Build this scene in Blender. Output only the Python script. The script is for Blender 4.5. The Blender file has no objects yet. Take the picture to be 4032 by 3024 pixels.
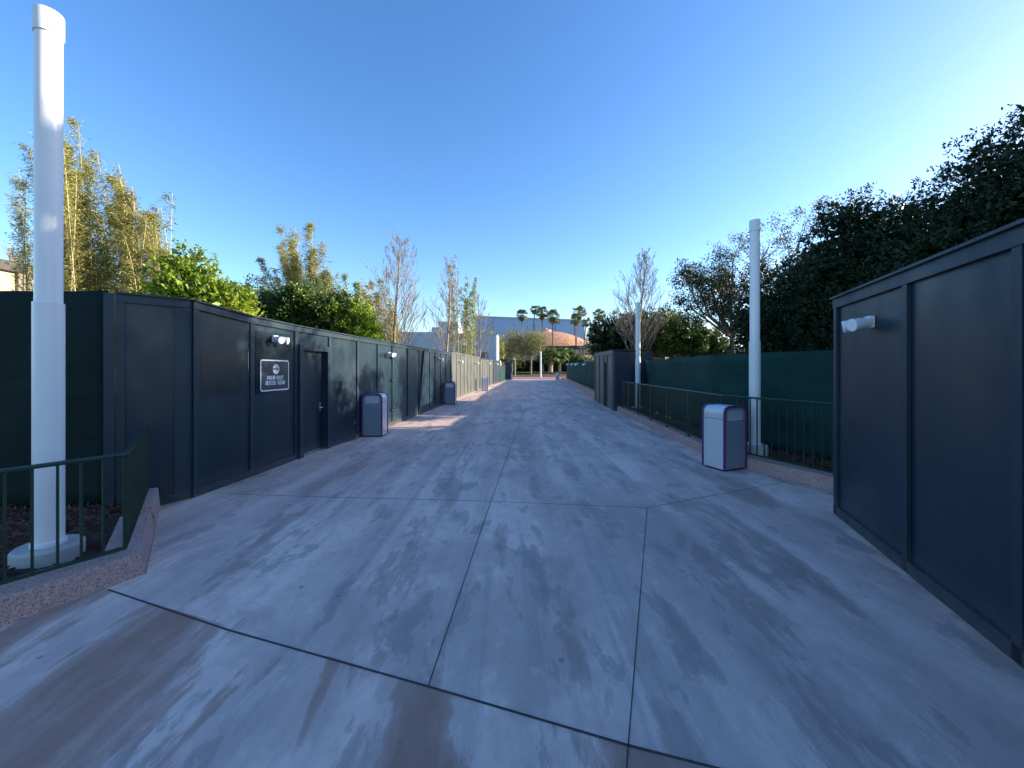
import bpy, math, random
import numpy as np
from math import radians, sin, cos, pi, tan, atan2, hypot
from mathutils import Vector, Matrix

scn = bpy.context.scene
COL = scn.collection
# ------------------------------------------------------------------ camera, sky, sun, exposure
H = 1.7            # eye height
F = 1514.0         # focal length, in pixels of a 4032 wide frame
HZ = 1453.0        # row of the horizon
cam = bpy.data.objects.new("camera", bpy.data.cameras.new("camera"))
COL.objects.link(cam)
cam.location = (0, 0, H)
cam.rotation_euler = (radians(90), 0, 0)
cam.data.sensor_width = 36
cam.data.lens = 36 * F / 4032
cam.data.shift_y = -(1512 - HZ) / 4032
cam.data.clip_start = .05
cam.data.clip_end = 2000
scn.camera = cam
SUN_AZ, SUN_EL = radians(80), radians(16)
w = bpy.data.worlds.new("World"); scn.world = w; w.use_nodes = True
nt = w.node_tree
sky = nt.nodes.new("ShaderNodeTexSky"); sky.sky_type = 'NISHITA'; sky.sun_disc = False
sky.sun_elevation = SUN_EL; sky.sun_rotation = SUN_AZ
sky.air_density = 1.0; sky.dust_density = .55; sky.ozone_density = 2.5
bg = nt.nodes["Background"]; bg.inputs[1].default_value = .15
hsv = nt.nodes.new("ShaderNodeHueSaturation"); hsv.inputs["Saturation"].default_value = 1.22; hsv.inputs["Hue"].default_value = .508; hsv.inputs["Value"].default_value = 1.0
nt.links.new(sky.outputs[0], hsv.inputs["Color"]); nt.links.new(hsv.outputs[0], bg.inputs[0])
sd = bpy.data.lights.new("sun", 'SUN'); sd.energy = 5.0; sd.angle = radians(.5); sd.color = (1, .88, .68)
so = bpy.data.objects.new("sun", sd); COL.objects.link(so)
so.rotation_euler = Vector((sin(SUN_AZ)*cos(SUN_EL), cos(SUN_AZ)*cos(SUN_EL), sin(SUN_EL))).to_track_quat('Z', 'Y').to_euler()
scn.view_settings.view_transform = 'Standard'
scn.view_settings.look = 'None'
scn.view_settings.exposure = 1.27
scn.view_settings.gamma = 1
scn.cycles.max_bounces = 6
scn.cycles.transparent_max_bounces = 8

# ------------------------------------------------------------------ measuring helpers
def G(px, py, z=0.0):
    y = (H - z) * F / (py - HZ)
    return ((px - 2016) / F * y, y)
def X(px, y): return (px - 2016) / F * y
def Z(py, y): return H + (HZ - py) / F * y
def onpoly(px, pts):
    k = (px - 2016) / F
    for (x0, y0), (x1, y1) in zip(pts, pts[1:]):
        a = x0 - k * y0; b = x1 - k * y1
        if a * b <= 0 and a != b:
            t = a / (a - b); return (x0 + (x1 - x0) * t, y0 + (y1 - y0) * t)
    x0, y0 = pts[-2]; x1, y1 = pts[-1]
    a = x0 - k * y0; b = x1 - k * y1; t = a / (a - b)
    return (x0 + (x1 - x0) * t, y0 + (y1 - y0) * t)
RNG = np.random.default_rng(7)

# ------------------------------------------------------------------ mesh builder
class MB:
    def __init__(s): s.v = []; s.f = []; s.n = 0
    def add(s, v, f):
        v = np.asarray(v, float).reshape(-1, 3); f = np.asarray(f, np.int64)
        s.v.append(v); s.f.append(f + s.n); s.n += len(v)
    def poly(s, v): s.add(v, [list(range(len(v)))])
    def box(s, c, d, rz=0.0, M=None):
        x, y, z = d[0]/2, d[1]/2, d[2]/2
        p = np.array([(-x,-y,-z),(x,-y,-z),(x,y,-z),(-x,y,-z),(-x,-y,z),(x,-y,z),(x,y,z),(-x,y,z)])
        if M is not None: p = p @ np.array(M).T
        elif rz:
            R = np.array([[cos(rz),-sin(rz),0],[sin(rz),cos(rz),0],[0,0,1]]); p = p @ R.T
        s.add(p + np.array(c), [(0,3,2,1),(4,5,6,7),(0,1,5,4),(1,2,6,5),(2,3,7,6),(3,0,4,7)])
    def bar(s, a, b, wd, z0, z1, off=0.0, z0b=None, z1b=None):
        """upright slab from a to b (plan), wd thick, shifted 'off' to the right of a->b"""
        a = np.array(a, float); b = np.array(b, float); d = b - a; d /= np.linalg.norm(d)
        n = np.array([d[1], -d[0]]); z0b = z0 if z0b is None else z0b; z1b = z1 if z1b is None else z1b
        o1, o2 = off - wd/2, off + wd/2
        q = [(*(a+n*o1), z0), (*(a+n*o2), z0), (*(b+n*o2), z0b), (*(b+n*o1), z0b),
             (*(a+n*o1), z1), (*(a+n*o2), z1), (*(b+n*o2), z1b), (*(b+n*o1), z1b)]
        s.add(q, [(0,3,2,1),(4,5,6,7),(0,1,5,4),(1,2,6,5),(2,3,7,6),(3,0,4,7)])
    def tube(s, pts, rad, n=8, cap=True):
        P = np.asarray(pts, float); m = len(P)
        r = np.broadcast_to(np.asarray(rad, float), (m,))
        T = np.gradient(P, axis=0); T /= np.linalg.norm(T, axis=1)[:, None] + 1e-12
        up = np.array([0, 0, 1.]) if abs(T[0][2]) < .9 else np.array([1., 0, 0])
        U = np.cross(T, up); U /= np.linalg.norm(U, axis=1)[:, None] + 1e-12; V = np.cross(T, U)
        a = np.arange(n) * 2*pi/n
        ring = P[:, None] + r[:, None, None] * (U[:, None]*np.cos(a)[None, :, None] + V[:, None]*np.sin(a)[None, :, None])
        i = np.arange(m-1)[:, None]*n; j = np.arange(n)[None]; k = (j+1) % n
        f = np.stack([i+j, i+k, i+n+k, i+n+j], -1).reshape(-1, 4)
        s.add(ring.reshape(-1, 3), f)
        if cap and n > 4:
            s.poly(ring[0]); s.poly(ring[-1][::-1])
    def lathe(s, c, prof, n=24):
        a = np.arange(n)*2*pi/n
        v = [(c[0]+r*cos(t), c[1]+r*sin(t), c[2]+z) for r, z in prof for t in a]
        f = [(i*n+j, i*n+(j+1) % n, (i+1)*n+(j+1) % n, (i+1)*n+j) for i in range(len(prof)-1) for j in range(n)]
        s.add(v, f)
        s.poly(v[:n][::-1]); s.poly(v[-n:])
    def sweep(s, pts, prof):
        """profile of (offset to the right, z) swept along a plan polyline with mitres"""
        P = np.array(pts, float); m = len(P); rings = []
        for i in range(m):
            d0 = P[i]-P[i-1] if i else P[1]-P[0]; d1 = P[i+1]-P[i] if i < m-1 else P[-1]-P[-2]
            d0 = d0/np.linalg.norm(d0); d1 = d1/np.linalg.norm(d1)
            n0 = np.array([d0[1], -d0[0]]); n1 = np.array([d1[1], -d1[0]]); b = n0+n1; b = b/np.linalg.norm(b); b = b/max(.3, b @ n0)
            rings += [(*(P[i]+b*o), z) for o, z in prof]
        k = len(prof)
        f = [(i*k+j, i*k+(j+1) % k, (i+1)*k+(j+1) % k, (i+1)*k+j) for i in range(m-1) for j in range(k)]
        s.add(rings, f); s.poly(rings[:k][::-1]); s.poly(rings[-k:])
    def leaves(s, P, D, L, W, rng, droop=0):
        n = len(P); D = D/(np.linalg.norm(D, axis=1)[:, None]+1e-9)
        R = rng.normal(size=(n, 3)); S = np.cross(D, R); S /= np.linalg.norm(S, axis=1)[:, None]+1e-9
        L = np.broadcast_to(L, (n,))[:, None]; W = np.broadcast_to(W, (n,))[:, None]
        mid = P + D*L*.45; tip = P + D*L
        if droop: tip = tip - np.array([0, 0, 1])*L*droop
        v = np.stack([P, mid+S*W/2, tip, mid-S*W/2], 1).reshape(-1, 3)
        s.add(v, np.arange(4*n).reshape(-1, 4))
    def mesh(s, name, smooth=False):
        V = np.concatenate(s.v) if s.v else np.zeros((0, 3)); me = bpy.data.meshes.new(name)
        me.vertices.add(len(V)); me.vertices.foreach_set("co", V.astype(np.float32).ravel())
        loops = np.concatenate([f.ravel() for f in s.f]); tot = np.concatenate([np.full(f.shape[0], f.shape[1]) for f in s.f])
        st = np.concatenate([[0], np.cumsum(tot)[:-1]])
        me.loops.add(len(loops)); me.loops.foreach_set("vertex_index", loops.astype(np.int32))
        me.polygons.add(len(tot)); me.polygons.foreach_set("loop_start", st.astype(np.int32))
        me.polygons.foreach_set("use_smooth", np.full(len(tot), smooth))
        me.update(calc_edges=True); me.validate(); return me

def obj(name, mb, mat, parent=None, smooth=False, bevel=0, loc=None):
    me = mb.mesh(name, smooth) if isinstance(mb, MB) else mb
    if mat and not me.materials: me.materials.append(mat)
    o = bpy.data.objects.new(name, me); COL.objects.link(o)
    if loc is not None:   # vertices are in world space: rebase onto the origin
        me.transform(Matrix.Translation((-loc[0], -loc[1], -loc[2]))); o.location = loc
    if parent is not None:
        o.parent = parent
        if loc is not None: o.location = Vector(loc)-parent.location
    if bevel:
        m = o.modifiers.new("bevel", 'BEVEL'); m.width = bevel; m.segments = 2; m.limit_method = 'ANGLE'
    return o
def tag(o, label, cat, group=None, kind=None):
    if label: o['label'] = label
    if cat: o['category'] = cat
    if group: o['group'] = group
    if kind: o['kind'] = kind
    return o
def thing(name, label, cat, loc=(0, 0, 0), rz=0, group=None):
    o = bpy.data.objects.new(name, None); COL.objects.link(o); o.location = loc; o.rotation_euler[2] = rz
    o.empty_display_size = .2
    return tag(o, label, cat, group)
def copy_tree(src, loc, rz=0, label=None, scale=None):
    r = src.copy(); COL.objects.link(r); r.location = loc; r.rotation_euler = (0, 0, rz)
    if label: r['label'] = label
    if scale: r.scale = (scale,)*3
    for ch in list(src.children):
        c = ch.copy(); COL.objects.link(c); c.parent = r
        for g in list(ch.children):
            d = g.copy(); COL.objects.link(d); d.parent = c
    return r
def part(name, mb, mat, root, **k):
    """mesh given in world coordinates, hung under root (root must be unrotated)"""
    me = mb.mesh(name, k.pop('smooth', False)); me.transform(Matrix.Translation(-root.location))
    o = obj(name, me, mat, None, **k); o.parent = root
    return o

# ------------------------------------------------------------------ materials
def newmat(name):
    m = bpy.data.materials.new(name); m.use_nodes = True
    return m, m.node_tree, m.node_tree.nodes["Principled BSDF"]
def N(nt, t, **k):
    n = nt.nodes.new(t)
    for a, b in k.items(): setattr(n, a, b)
    return n
def noise(nt, vec, scale, detail=4, rough=.55, dist=0):
    n = N(nt, "ShaderNodeTexNoise"); n.inputs["Scale"].default_value = scale; n.inputs["Detail"].default_value = detail
    n.inputs["Roughness"].default_value = rough; n.inputs["Distortion"].default_value = dist
    if vec is not None: nt.links.new(vec, n.inputs["Vector"])
    return n.outputs["Fac"]
def ramp(nt, fac, stops, interp='LINEAR'):
    r = N(nt, "ShaderNodeValToRGB"); r.color_ramp.interpolation = interp
    e = r.color_ramp.elements
    while len(e) < len(stops): e.new(.5)
    for i, (p, c) in enumerate(stops):
        e[i].position = p; e[i].color = (*c, 1) if not isinstance(c, (int, float)) else (c, c, c, 1)
    nt.links.new(fac, r.inputs[0]); return r.outputs[0]
def mixc(nt, fac, a, b, mode='MIX'):
    m = N(nt, "ShaderNodeMix", data_type='RGBA', blend_type=mode)
    for i, v in ((0, fac), (6, a), (7, b)):
        if isinstance(v, bpy.types.NodeSocket): nt.links.new(v, m.inputs[i])
        elif i == 0: m.inputs[0].default_value = v
        else: m.inputs[i].default_value = (*v, 1)
    return m.outputs[2]
def coords(nt, scale=(1, 1, 1), kind="Object", rot=(0, 0, 0)):
    t = N(nt, "ShaderNodeTexCoord"); mp = N(nt, "ShaderNodeMapping"); mp.inputs["Scale"].default_value = scale
    mp.inputs["Rotation"].default_value = rot
    nt.links.new(t.outputs[kind], mp.inputs[0]); return mp.outputs[0]
def wcoords(nt, scale=(1, 1, 1), rot=(0, 0, 0), loc=(0, 0, 0)):
    t = N(nt, "ShaderNodeNewGeometry"); mp = N(nt, "ShaderNodeMapping"); mp.inputs["Scale"].default_value = scale
    mp.inputs["Rotation"].default_value = rot; mp.inputs["Location"].default_value = loc
    nt.links.new(t.outputs["Position"], mp.inputs[0]); return mp.outputs[0]
def bump(nt, bs, h, strength=.3, dist=.01):
    b = N(nt, "ShaderNodeBump"); b.inputs["Strength"].default_value = strength; b.inputs["Distance"].default_value = dist
    nt.links.new(h, b.inputs["Height"]); nt.links.new(b.outputs[0], bs.inputs["Normal"])
def surf(name, c1, c2, rough=.6, scale=3, bscale=40, bstr=.15, metal=0, spec=.5, stretch=(1, 1, 1), rvar=.12):
    m, nt, bs = newmat(name)
    v = wcoords(nt, stretch)
    n1 = noise(nt, v, scale, 6, .6)
    c = mixc(nt, ramp(nt, n1, [(.3, 0.), (.7, 1.)]), c1, c2)
    nt.links.new(c, bs.inputs["Base Color"])
    r = N(nt, "ShaderNodeMapRange"); r.inputs[3].default_value = rough-rvar; r.inputs[4].default_value = rough+rvar
    nt.links.new(n1, r.inputs[0]); nt.links.new(r.outputs[0], bs.inputs["Roughness"])
    bs.inputs["Metallic"].default_value = metal; bs.inputs["Specular IOR Level"].default_value = spec
    bump(nt, bs, noise(nt, wcoords(nt), bscale, 5), bstr, .006)
    return m
def leafmat(name, ca, cb, trans=.35, rough=.5, spec=.35):
    m, nt, bs = newmat(name)
    g = N(nt, "ShaderNodeNewGeometry")
    n = noise(nt, g.outputs["Position"], .9, 3)
    f = N(nt, "ShaderNodeMath", operation='ADD'); nt.links.new(g.outputs["Random Per Island"], f.inputs[0])
    f2 = N(nt, "ShaderNodeMath", operation='MULTIPLY_ADD'); nt.links.new(n, f2.inputs[0]); f2.inputs[1].default_value = 1.6; f2.inputs[2].default_value = -.8
    nt.links.new(f2.outputs[0], f.inputs[1]); f.use_clamp = True
    c = mixc(nt, f.outputs[0], ca, cb)
    nt.links.new(c, bs.inputs["Base Color"]); bs.inputs["Roughness"].default_value = rough
    bs.inputs["Specular IOR Level"].default_value = spec
    t = N(nt, "ShaderNodeBsdfTranslucent"); nt.links.new(c, t.inputs[0])
    mx = N(nt, "ShaderNodeMixShader"); mx.inputs[0].default_value = trans
    nt.links.new(bs.outputs[0], mx.inputs[1]); nt.links.new(t.outputs[0], mx.inputs[2])
    nt.links.new(mx.outputs[0], nt.nodes["Material Output"].inputs[0])
    return m

def concrete_mat():
    m, nt, bs = newmat("stained_concrete")
    def nz(sc, scale=1.0, det=6, ro=.6, di=0, loc=(0, 0, 0)): return noise(nt, wcoords(nt, (*sc, 1), loc=loc), scale, det, ro, di)
    base = mixc(nt, ramp(nt, nz((1.0, .45), di=.5), [(.36, 0.), (.64, 1.)]), (.67, .48, .41), (.82, .625, .54))
    fine = nz((1, .7), 9, 7, .72)
    base = mixc(nt, ramp(nt, fine, [(.40, .0), (.66, .7)]), base, (.86, .69, .61))
    # broad brownish damp zones
    base = mixc(nt, ramp(nt, nz((.42, .20), di=.6, loc=(2, 7, 0)), [(.46, 0.), (.60, .42)]), base, (.46, .31, .26))
    base = mixc(nt, ramp(nt, nz((.9, .55), det=7, ro=.6, di=.3, loc=(7, 1, 0)), [(.52, 0.), (.57, .42), (.66, .6)]), base, (.44, .315, .27))
    # long soft bands
    base = mixc(nt, ramp(nt, nz((1.9, .10), det=5, ro=.55, loc=(4, 2, 0)), [(.44, .0), (.60, .55)]), base, (.46, .345, .31))
    base = mixc(nt, ramp(nt, nz((2.4, .14), det=5, ro=.6, loc=(1, 6, 0)), [(.50, .0), (.66, .32)]), base, (.86, .69, .61))
    # mottling the size of a hand
    base = mixc(nt, ramp(nt, nz((3.4, 2.6), det=8, ro=.7, di=.6, loc=(6, 3, 0)), [(.38, .30), (.50, 0.)]), base, (.44, .34, .31))
    # crisp edged dried puddle marks running down the walk
    s1 = nz((1.7, .40), det=9, ro=.66, di=.2, loc=(3, 1, 0))
    k1 = ramp(nt, s1, [(.540, 0.), (.566, .48), (.62, .7), (.70, .95)])
    base = mixc(nt, k1, base, mixc(nt, fine, (.31, .20, .165), (.42, .29, .25)))
    s2 = nz((2.6, 1.0), det=8, ro=.62, di=.3, loc=(9, 4, 0))
    base = mixc(nt, ramp(nt, s2, [(.585, 0.), (.600, .45), (.70, .7)]), base, (.33, .265, .235))
    # tyre and mop streaks, long and thin
    s5 = nz((6.5, .22), det=4, ro=.5, loc=(0, 5, 0))
    base = mixc(nt, ramp(nt, s5, [(.57, 0.), (.66, .38)]), base, (.40, .32, .29))
    s3 = nz((5.0, 2.4), det=7, ro=.72, di=.5, loc=(1, 8, 0))
    base = mixc(nt, ramp(nt, s3, [(.55, 0.), (.65, .32)]), base, (.87, .71, .64))
    # gum and drip spots
    v = N(nt, "ShaderNodeTexVoronoi"); v.inputs["Scale"].default_value = 2.6; v.inputs["Randomness"].default_value = 1; nt.links.new(wcoords(nt), v.inputs["Vector"])
    sc_ = N(nt, "ShaderNodeSeparateColor"); nt.links.new(v.outputs["Color"], sc_.inputs[0])
    rad = N(nt, "ShaderNodeMath", operation='MULTIPLY'); nt.links.new(sc_.outputs[0], rad.inputs[0]); rad.inputs[1].default_value = .075
    lt0 = N(nt, "ShaderNodeMath", operation='LESS_THAN'); nt.links.new(v.outputs["Distance"], lt0.inputs[0]); nt.links.new(rad.outputs[0], lt0.inputs[1])
    sel = N(nt, "ShaderNodeMath", operation='GREATER_THAN'); nt.links.new(sc_.outputs[1], sel.inputs[0]); sel.inputs[1].default_value = .45
    pr = N(nt, "ShaderNodeMath", operation='MULTIPLY'); nt.links.new(lt0.outputs[0], pr.inputs[0]); nt.links.new(sel.outputs[0], pr.inputs[1])
    pr2 = N(nt, "ShaderNodeMath", operation='MULTIPLY'); nt.links.new(pr.outputs[0], pr2.inputs[0]); pr2.inputs[1].default_value = .55
    base = mixc(nt, pr2.outputs[0], base, (.16, .14, .135))
    # the browner bay in front of the slanting joint
    g = N(nt, "ShaderNodeNewGeometry"); sx = N(nt, "ShaderNodeSeparateXYZ"); nt.links.new(g.outputs[0], sx.inputs[0])
    ma = N(nt, "ShaderNodeMath", operation='MULTIPLY_ADD'); nt.links.new(sx.outputs[0], ma.inputs[0]); ma.inputs[1].default_value = .337; ma.inputs[2].default_value = -1.912
    mb_ = N(nt, "ShaderNodeMath", operation='ADD'); nt.links.new(sx.outputs[1], mb_.inputs[0]); nt.links.new(ma.outputs[0], mb_.inputs[1])
    lt = N(nt, "ShaderNodeMath", operation='LESS_THAN'); nt.links.new(mb_.outputs[0], lt.inputs[0]); lt.inputs[1].default_value = 0
    s4 = ramp(nt, nz((1.7, .42), det=9, ro=.62, di=.5, loc=(5.3, 2.2, 0)), [(.485, 0.), (.515, .55), (.62, .9)])
    mm = N(nt, "ShaderNodeMath", operation='MULTIPLY'); nt.links.new(lt.outputs[0], mm.inputs[0]); nt.links.new(s4, mm.inputs[1])
    base = mixc(nt, mm.outputs[0], base, mixc(nt, fine, (.31, .155, .105), (.44, .25, .185)))
    gr = noise(nt, wcoords(nt), 170, 3, .75)
    base = mixc(nt, .38, base, ramp(nt, gr, [(.28, .08), (.72, .72)]), 'OVERLAY')
    nt.links.new(base, bs.inputs["Base Color"])
    rr = N(nt, "ShaderNodeMapRange"); rr.inputs[3].default_value = .8; rr.inputs[4].default_value = .5
    nt.links.new(k1, rr.inputs[0]); nt.links.new(rr.outputs[0], bs.inputs["Roughness"])
    bump(nt, bs, gr, .35, .004)
    return m

def speckle(name, a, b, c, scale=150):
    m, nt, bs = newmat(name)
    v = N(nt, "ShaderNodeTexVoronoi"); v.inputs["Scale"].default_value = scale
    nt.links.new(wcoords(nt), v.inputs["Vector"])
    sep = N(nt, "ShaderNodeSeparateColor"); nt.links.new(v.outputs["Color"], sep.inputs[0])
    base = mixc(nt, ramp(nt, sep.outputs[0], [(.3, 0.), (.7, 1.)]), a, b)
    base = mixc(nt, ramp(nt, sep.outputs[1], [(.78, 0.), (.82, 1.)]), base, c)
    base = mixc(nt, .5, base, mixc(nt, noise(nt, wcoords(nt), 3, 5), (.3, .28, .28), (.75, .72, .72)), 'OVERLAY')
    nt.links.new(base, bs.inputs["Base Color"]); bs.inputs["Roughness"].default_value = .8
    bump(nt, bs, v.outputs["Distance"], .5, .006)
    return m

def hoard_mat(name, c1, c2, rough=.42):
    m, nt, bs = newmat(name)
    n1 = noise(nt, wcoords(nt, (1, 1, .5)), 1.4, 6, .6)
    c = mixc(nt, ramp(nt, n1, [(.35, 0.), (.65, 1.)]), c1, c2)
    scr = noise(nt, wcoords(nt, (6, 6, .8)), 2.2, 6, .7)
    c = mixc(nt, ramp(nt, scr, [(.62, 0.), (.74, .35)]), c, tuple(x*2.2 for x in c2))
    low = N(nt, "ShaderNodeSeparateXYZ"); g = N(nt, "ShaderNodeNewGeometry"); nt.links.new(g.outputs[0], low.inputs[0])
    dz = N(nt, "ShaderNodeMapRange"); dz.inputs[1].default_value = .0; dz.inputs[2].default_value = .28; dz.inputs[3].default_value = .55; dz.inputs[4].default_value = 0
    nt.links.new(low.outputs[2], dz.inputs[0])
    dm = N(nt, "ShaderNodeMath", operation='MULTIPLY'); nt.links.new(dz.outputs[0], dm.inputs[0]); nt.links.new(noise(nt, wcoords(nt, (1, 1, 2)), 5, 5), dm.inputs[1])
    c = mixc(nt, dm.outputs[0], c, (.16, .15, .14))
    nt.links.new(c, bs.inputs["Base Color"])
    r = N(nt, "ShaderNodeMapRange"); r.inputs[1].default_value = .3; r.inputs[2].default_value = .7; r.inputs[3].default_value = rough-.13; r.inputs[4].default_value = rough+.12
    nt.links.new(noise(nt, wcoords(nt, (1, 1, .7), loc=(4, 4, 4)), 1.8, 5, .6), r.inputs[0]); nt.links.new(r.outputs[0], bs.inputs["Roughness"])
    bump(nt, bs, noise(nt, wcoords(nt, (14, 14, 1.2)), 4, 5, .7), .12, .004)
    return m

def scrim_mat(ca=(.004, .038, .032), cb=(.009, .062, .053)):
    m, nt, bs = newmat("green_scrim")
    n1 = noise(nt, wcoords(nt, (.8, .8, 1.6)), 1.1, 5, .6)
    c = mixc(nt, ramp(nt, n1, [(.35, 0.), (.68, 1.)]), ca, cb)
    nt.links.new(c, bs.inputs["Base Color"]); bs.inputs["Roughness"].default_value = .75
    bs.inputs["Specular IOR Level"].default_value = .25
    h = noise(nt, wcoords(nt, (.5, .5, 1.3), rot=(0, .5, 0)), 2.2, 4, .5, .8)
    b1 = N(nt, "ShaderNodeBump"); b1.inputs["Strength"].default_value = .5; b1.inputs["Distance"].default_value = .06; nt.links.new(h, b1.inputs["Height"])
    b2 = N(nt, "ShaderNodeBump"); b2.inputs["Strength"].default_value = .3; b2.inputs["Distance"].default_value = .004
    nt.links.new(noise(nt, wcoords(nt), 180, 2), b2.inputs["Height"]); nt.links.new(b1.outputs[0], b2.inputs["Normal"])
    nt.links.new(b2.outputs[0], bs.inputs["Normal"])
    t = N(nt, "ShaderNodeBsdfTranslucent"); t.inputs[0].default_value = (.01, .10, .05, 1)
    mx = N(nt, "ShaderNodeMixShader"); mx.inputs[0].default_value = .12
    nt.links.new(bs.outputs[0], mx.inputs[1]); nt.links.new(t.outputs[0], mx.inputs[2])
    nt.links.new(mx.outputs[0], nt.nodes["Material Output"].inputs[0])
    return m

M = dict(
    concrete=concrete_mat(),
    joint=surf("joint_dirt", (.035, .03, .028), (.07, .06, .055), .9),
    joint_faint=surf("faint_joint", (.20, .165, .15), (.30, .25, .23), .9),
    kerb=speckle("pink_aggregate", (.40, .25, .22), (.53, .36, .33), (.24, .15, .135)),
    paver=speckle("red_paver", (.28, .14, .12), (.40, .23, .20), (.16, .08, .07), 14),
    mulch=surf("mulch_bed", (.022, .012, .008), (.075, .040, .026), .95, 14, 60, .8, rvar=.03),
    chip=surf("bark_chip", (.05, .026, .016), (.16, .085, .05), .9, 30, rvar=.05),
    soil=surf("soil_ground", (.045, .05, .028), (.08, .075, .045), .95, .6, rvar=.03),
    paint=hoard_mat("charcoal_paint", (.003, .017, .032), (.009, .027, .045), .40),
    patch=hoard_mat("fresh_paint_patch", (.006, .014, .023), (.010, .020, .030), .32),
    paler=hoard_mat("pale_paint", (.075, .078, .070), (.115, .115, .10), .5),  # lighter, warmer tone for the far left sections
    batten=hoard_mat("charcoal_trim", (.005, .020, .036), (.012, .031, .050), .48),
    navy=hoard_mat("navy_paint", (.016, .024, .040), (.026, .038, .058), .5),
    grey=hoard_mat("grey_paint", (.10, .095, .095), (.13, .125, .12), .6),
    scrim=scrim_mat(), scrim_shaded=scrim_mat((.0018, .013, .012), (.003, .020, .018)),  # second one darker: the left fence's deep shade is in its black-green
    rail=surf("green_rail_paint", (.006, .028, .016), (.012, .042, .024), .38, 6, 60, .08),
    pole=surf("white_pole_paint", (.70, .71, .72), (.76, .77, .78), .38, 1.5, 30, .03),
    white=surf("white_plastic", (.74, .74, .76), (.80, .80, .82), .35, 2, 30, .02),
    plinth=surf("plinth_concrete", (.34, .34, .33), (.46, .46, .45), .85, 5),
    binside=surf("bin_silver", (.62, .64, .68), (.66, .68, .72), .36, 2, 40, .03, metal=.35),
    binface=surf("bin_slate", (.21, .25, .30), (.24, .28, .33), .45, 2, 40, .03),
    bintrim=surf("bin_purple", (.115, .022, .135), (.145, .03, .165), .4, 3),
    dark=surf("dark_recess", (.008, .009, .011), (.012, .013, .016), .8, 3),
    steel=surf("brushed_steel", (.5, .5, .5), (.6, .6, .58), .3, 5, metal=.9),
    signface=surf("sign_face", (.040, .045, .058), (.046, .05, .062), .45, 2, 40, .02),
    signwhite=surf("sign_white", (.74, .76, .8), (.78, .80, .84), .5, 2, 40, .02),
    wblue=surf("blue_cladding", (.27, .40, .60), (.295, .42, .63), .6, .05, 3, .02),
    wwhite=surf("white_stucco", (.38, .42, .48), (.44, .48, .53), .8, .4, 30, .1),
    beige=surf("beige_wall", (.42, .33, .24), (.52, .42, .31), .8, .8, 20, .1),
    roofd=surf("dark_roof", (.05, .045, .042), (.09, .08, .075), .8, 2),
    beam=surf("weathered_beam", (.15, .145, .145), (.24, .235, .23), .8, .5, 10, .1),
    beamd=surf("dark_beam", (.04, .037, .036), (.075, .07, .065), .8, .5, 10, .1),
    orange=surf("orange_board", (.55, .22, .05), (.65, .30, .08), .6, 2),
    orangenet=surf("orange_tarp", (.35, .06, .02), (.45, .09, .03), .6, 2),
    culm=surf("bamboo_culm", (.42, .36, .17), (.55, .47, .24), .45, 3),
    bark=surf("grey_bark", (.13, .10, .075), (.24, .19, .145), .9, 12, 50, .4, stretch=(1, 1, .3)),
    palebark=surf("pale_bark", (.26, .20, .15), (.38, .31, .24), .9, 12, 50, .3, stretch=(1, 1, .3)),
    palmbark=surf("palm_bark", (.16, .125, .10), (.26, .21, .17), .9, 6, 30, .4, stretch=(1, 1, 3)),
    l_bamboo=leafmat("bamboo_leaf", (.25, .22, .06), (.42, .41, .13), .4, .5),
    l_bamboo2=leafmat("bamboo_leaf_green", (.15, .19, .045), (.34, .34, .10), .4, .5),
    l_bright=leafmat("lime_leaf", (.10, .18, .02), (.36, .44, .045), .35, .4),
    l_mid=leafmat("green_leaf", (.03, .07, .015), (.09, .14, .03), .3, .45),
    l_dark=leafmat("dark_leaf", (.009, .021, .010), (.028, .046, .019), .10, .42, .3),
    l_magnolia=leafmat("glossy_dark_leaf", (.010, .025, .013), (.030, .054, .022), .10, .42, .3),
    l_olive=leafmat("olive_leaf", (.055, .075, .022), (.15, .16, .05), .3, .5),
    l_sunolive=leafmat("sunny_olive_leaf", (.15, .16, .045), (.34, .33, .11), .35, .5),
    l_rust=leafmat("rusty_leaf", (.10, .03, .01), (.17, .07, .02), .3, .6),
    l_palm=leafmat("palm_frond", (.08, .125, .04), (.24, .28, .085), .25, .4),
    l_dead=leafmat("dead_frond", (.20, .12, .06), (.32, .21, .11), .25, .7),
    l_grass=leafmat("grass_blade", (.035, .075, .015), (.10, .15, .03), .3, .6),
    copper=None, asphalt=None)

# dome tiles: coppery, each tile a shade of its own
m, nt, bs = newmat("copper_tiles")
g = N(nt, "ShaderNodeNewGeometry")
nt.links.new(mixc(nt, g.outputs["Random Per Island"], (.56, .26, .13), (.72, .38, .20)), bs.inputs["Base Color"])
bs.inputs["Roughness"].default_value = .5; bs.inputs["Metallic"].default_value = .15; M['copper'] = m

# ------------------------------------------------------------------ key lines of the plan
LW = [G(751,1961), G(1059,1850), G(1182,1801.6), G(1283,1765), G(1417,1722), G(1604,1650), G(1712,1607), G(1803,1566), G(1888,1534), G(1940,1514), G(1966,1507), G(1991,1497)]
K0, K1, K2 = G(631,1992), G(576,2258), G(0,2470)
K3 = (K2[0]+(K2[0]-K1[0])*5, K2[1]+(K2[1]-K1[1])*5)
E = G(3297, 2023); Fp = G(4032, 2616)
F2 = (Fp[0]+(Fp[0]-E[0])*1.5, Fp[1]+(Fp[1]-E[1])*1.5)
RK = [G(3330,1948), G(2947,1851), G(2760,1786), G(2429,1619)]
HUTF = [G(2418,1617), G(2345,1577)]
PW = [G(2345,1577), G(2301,1550), G(2250,1514), G(2212,1492)]

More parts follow.
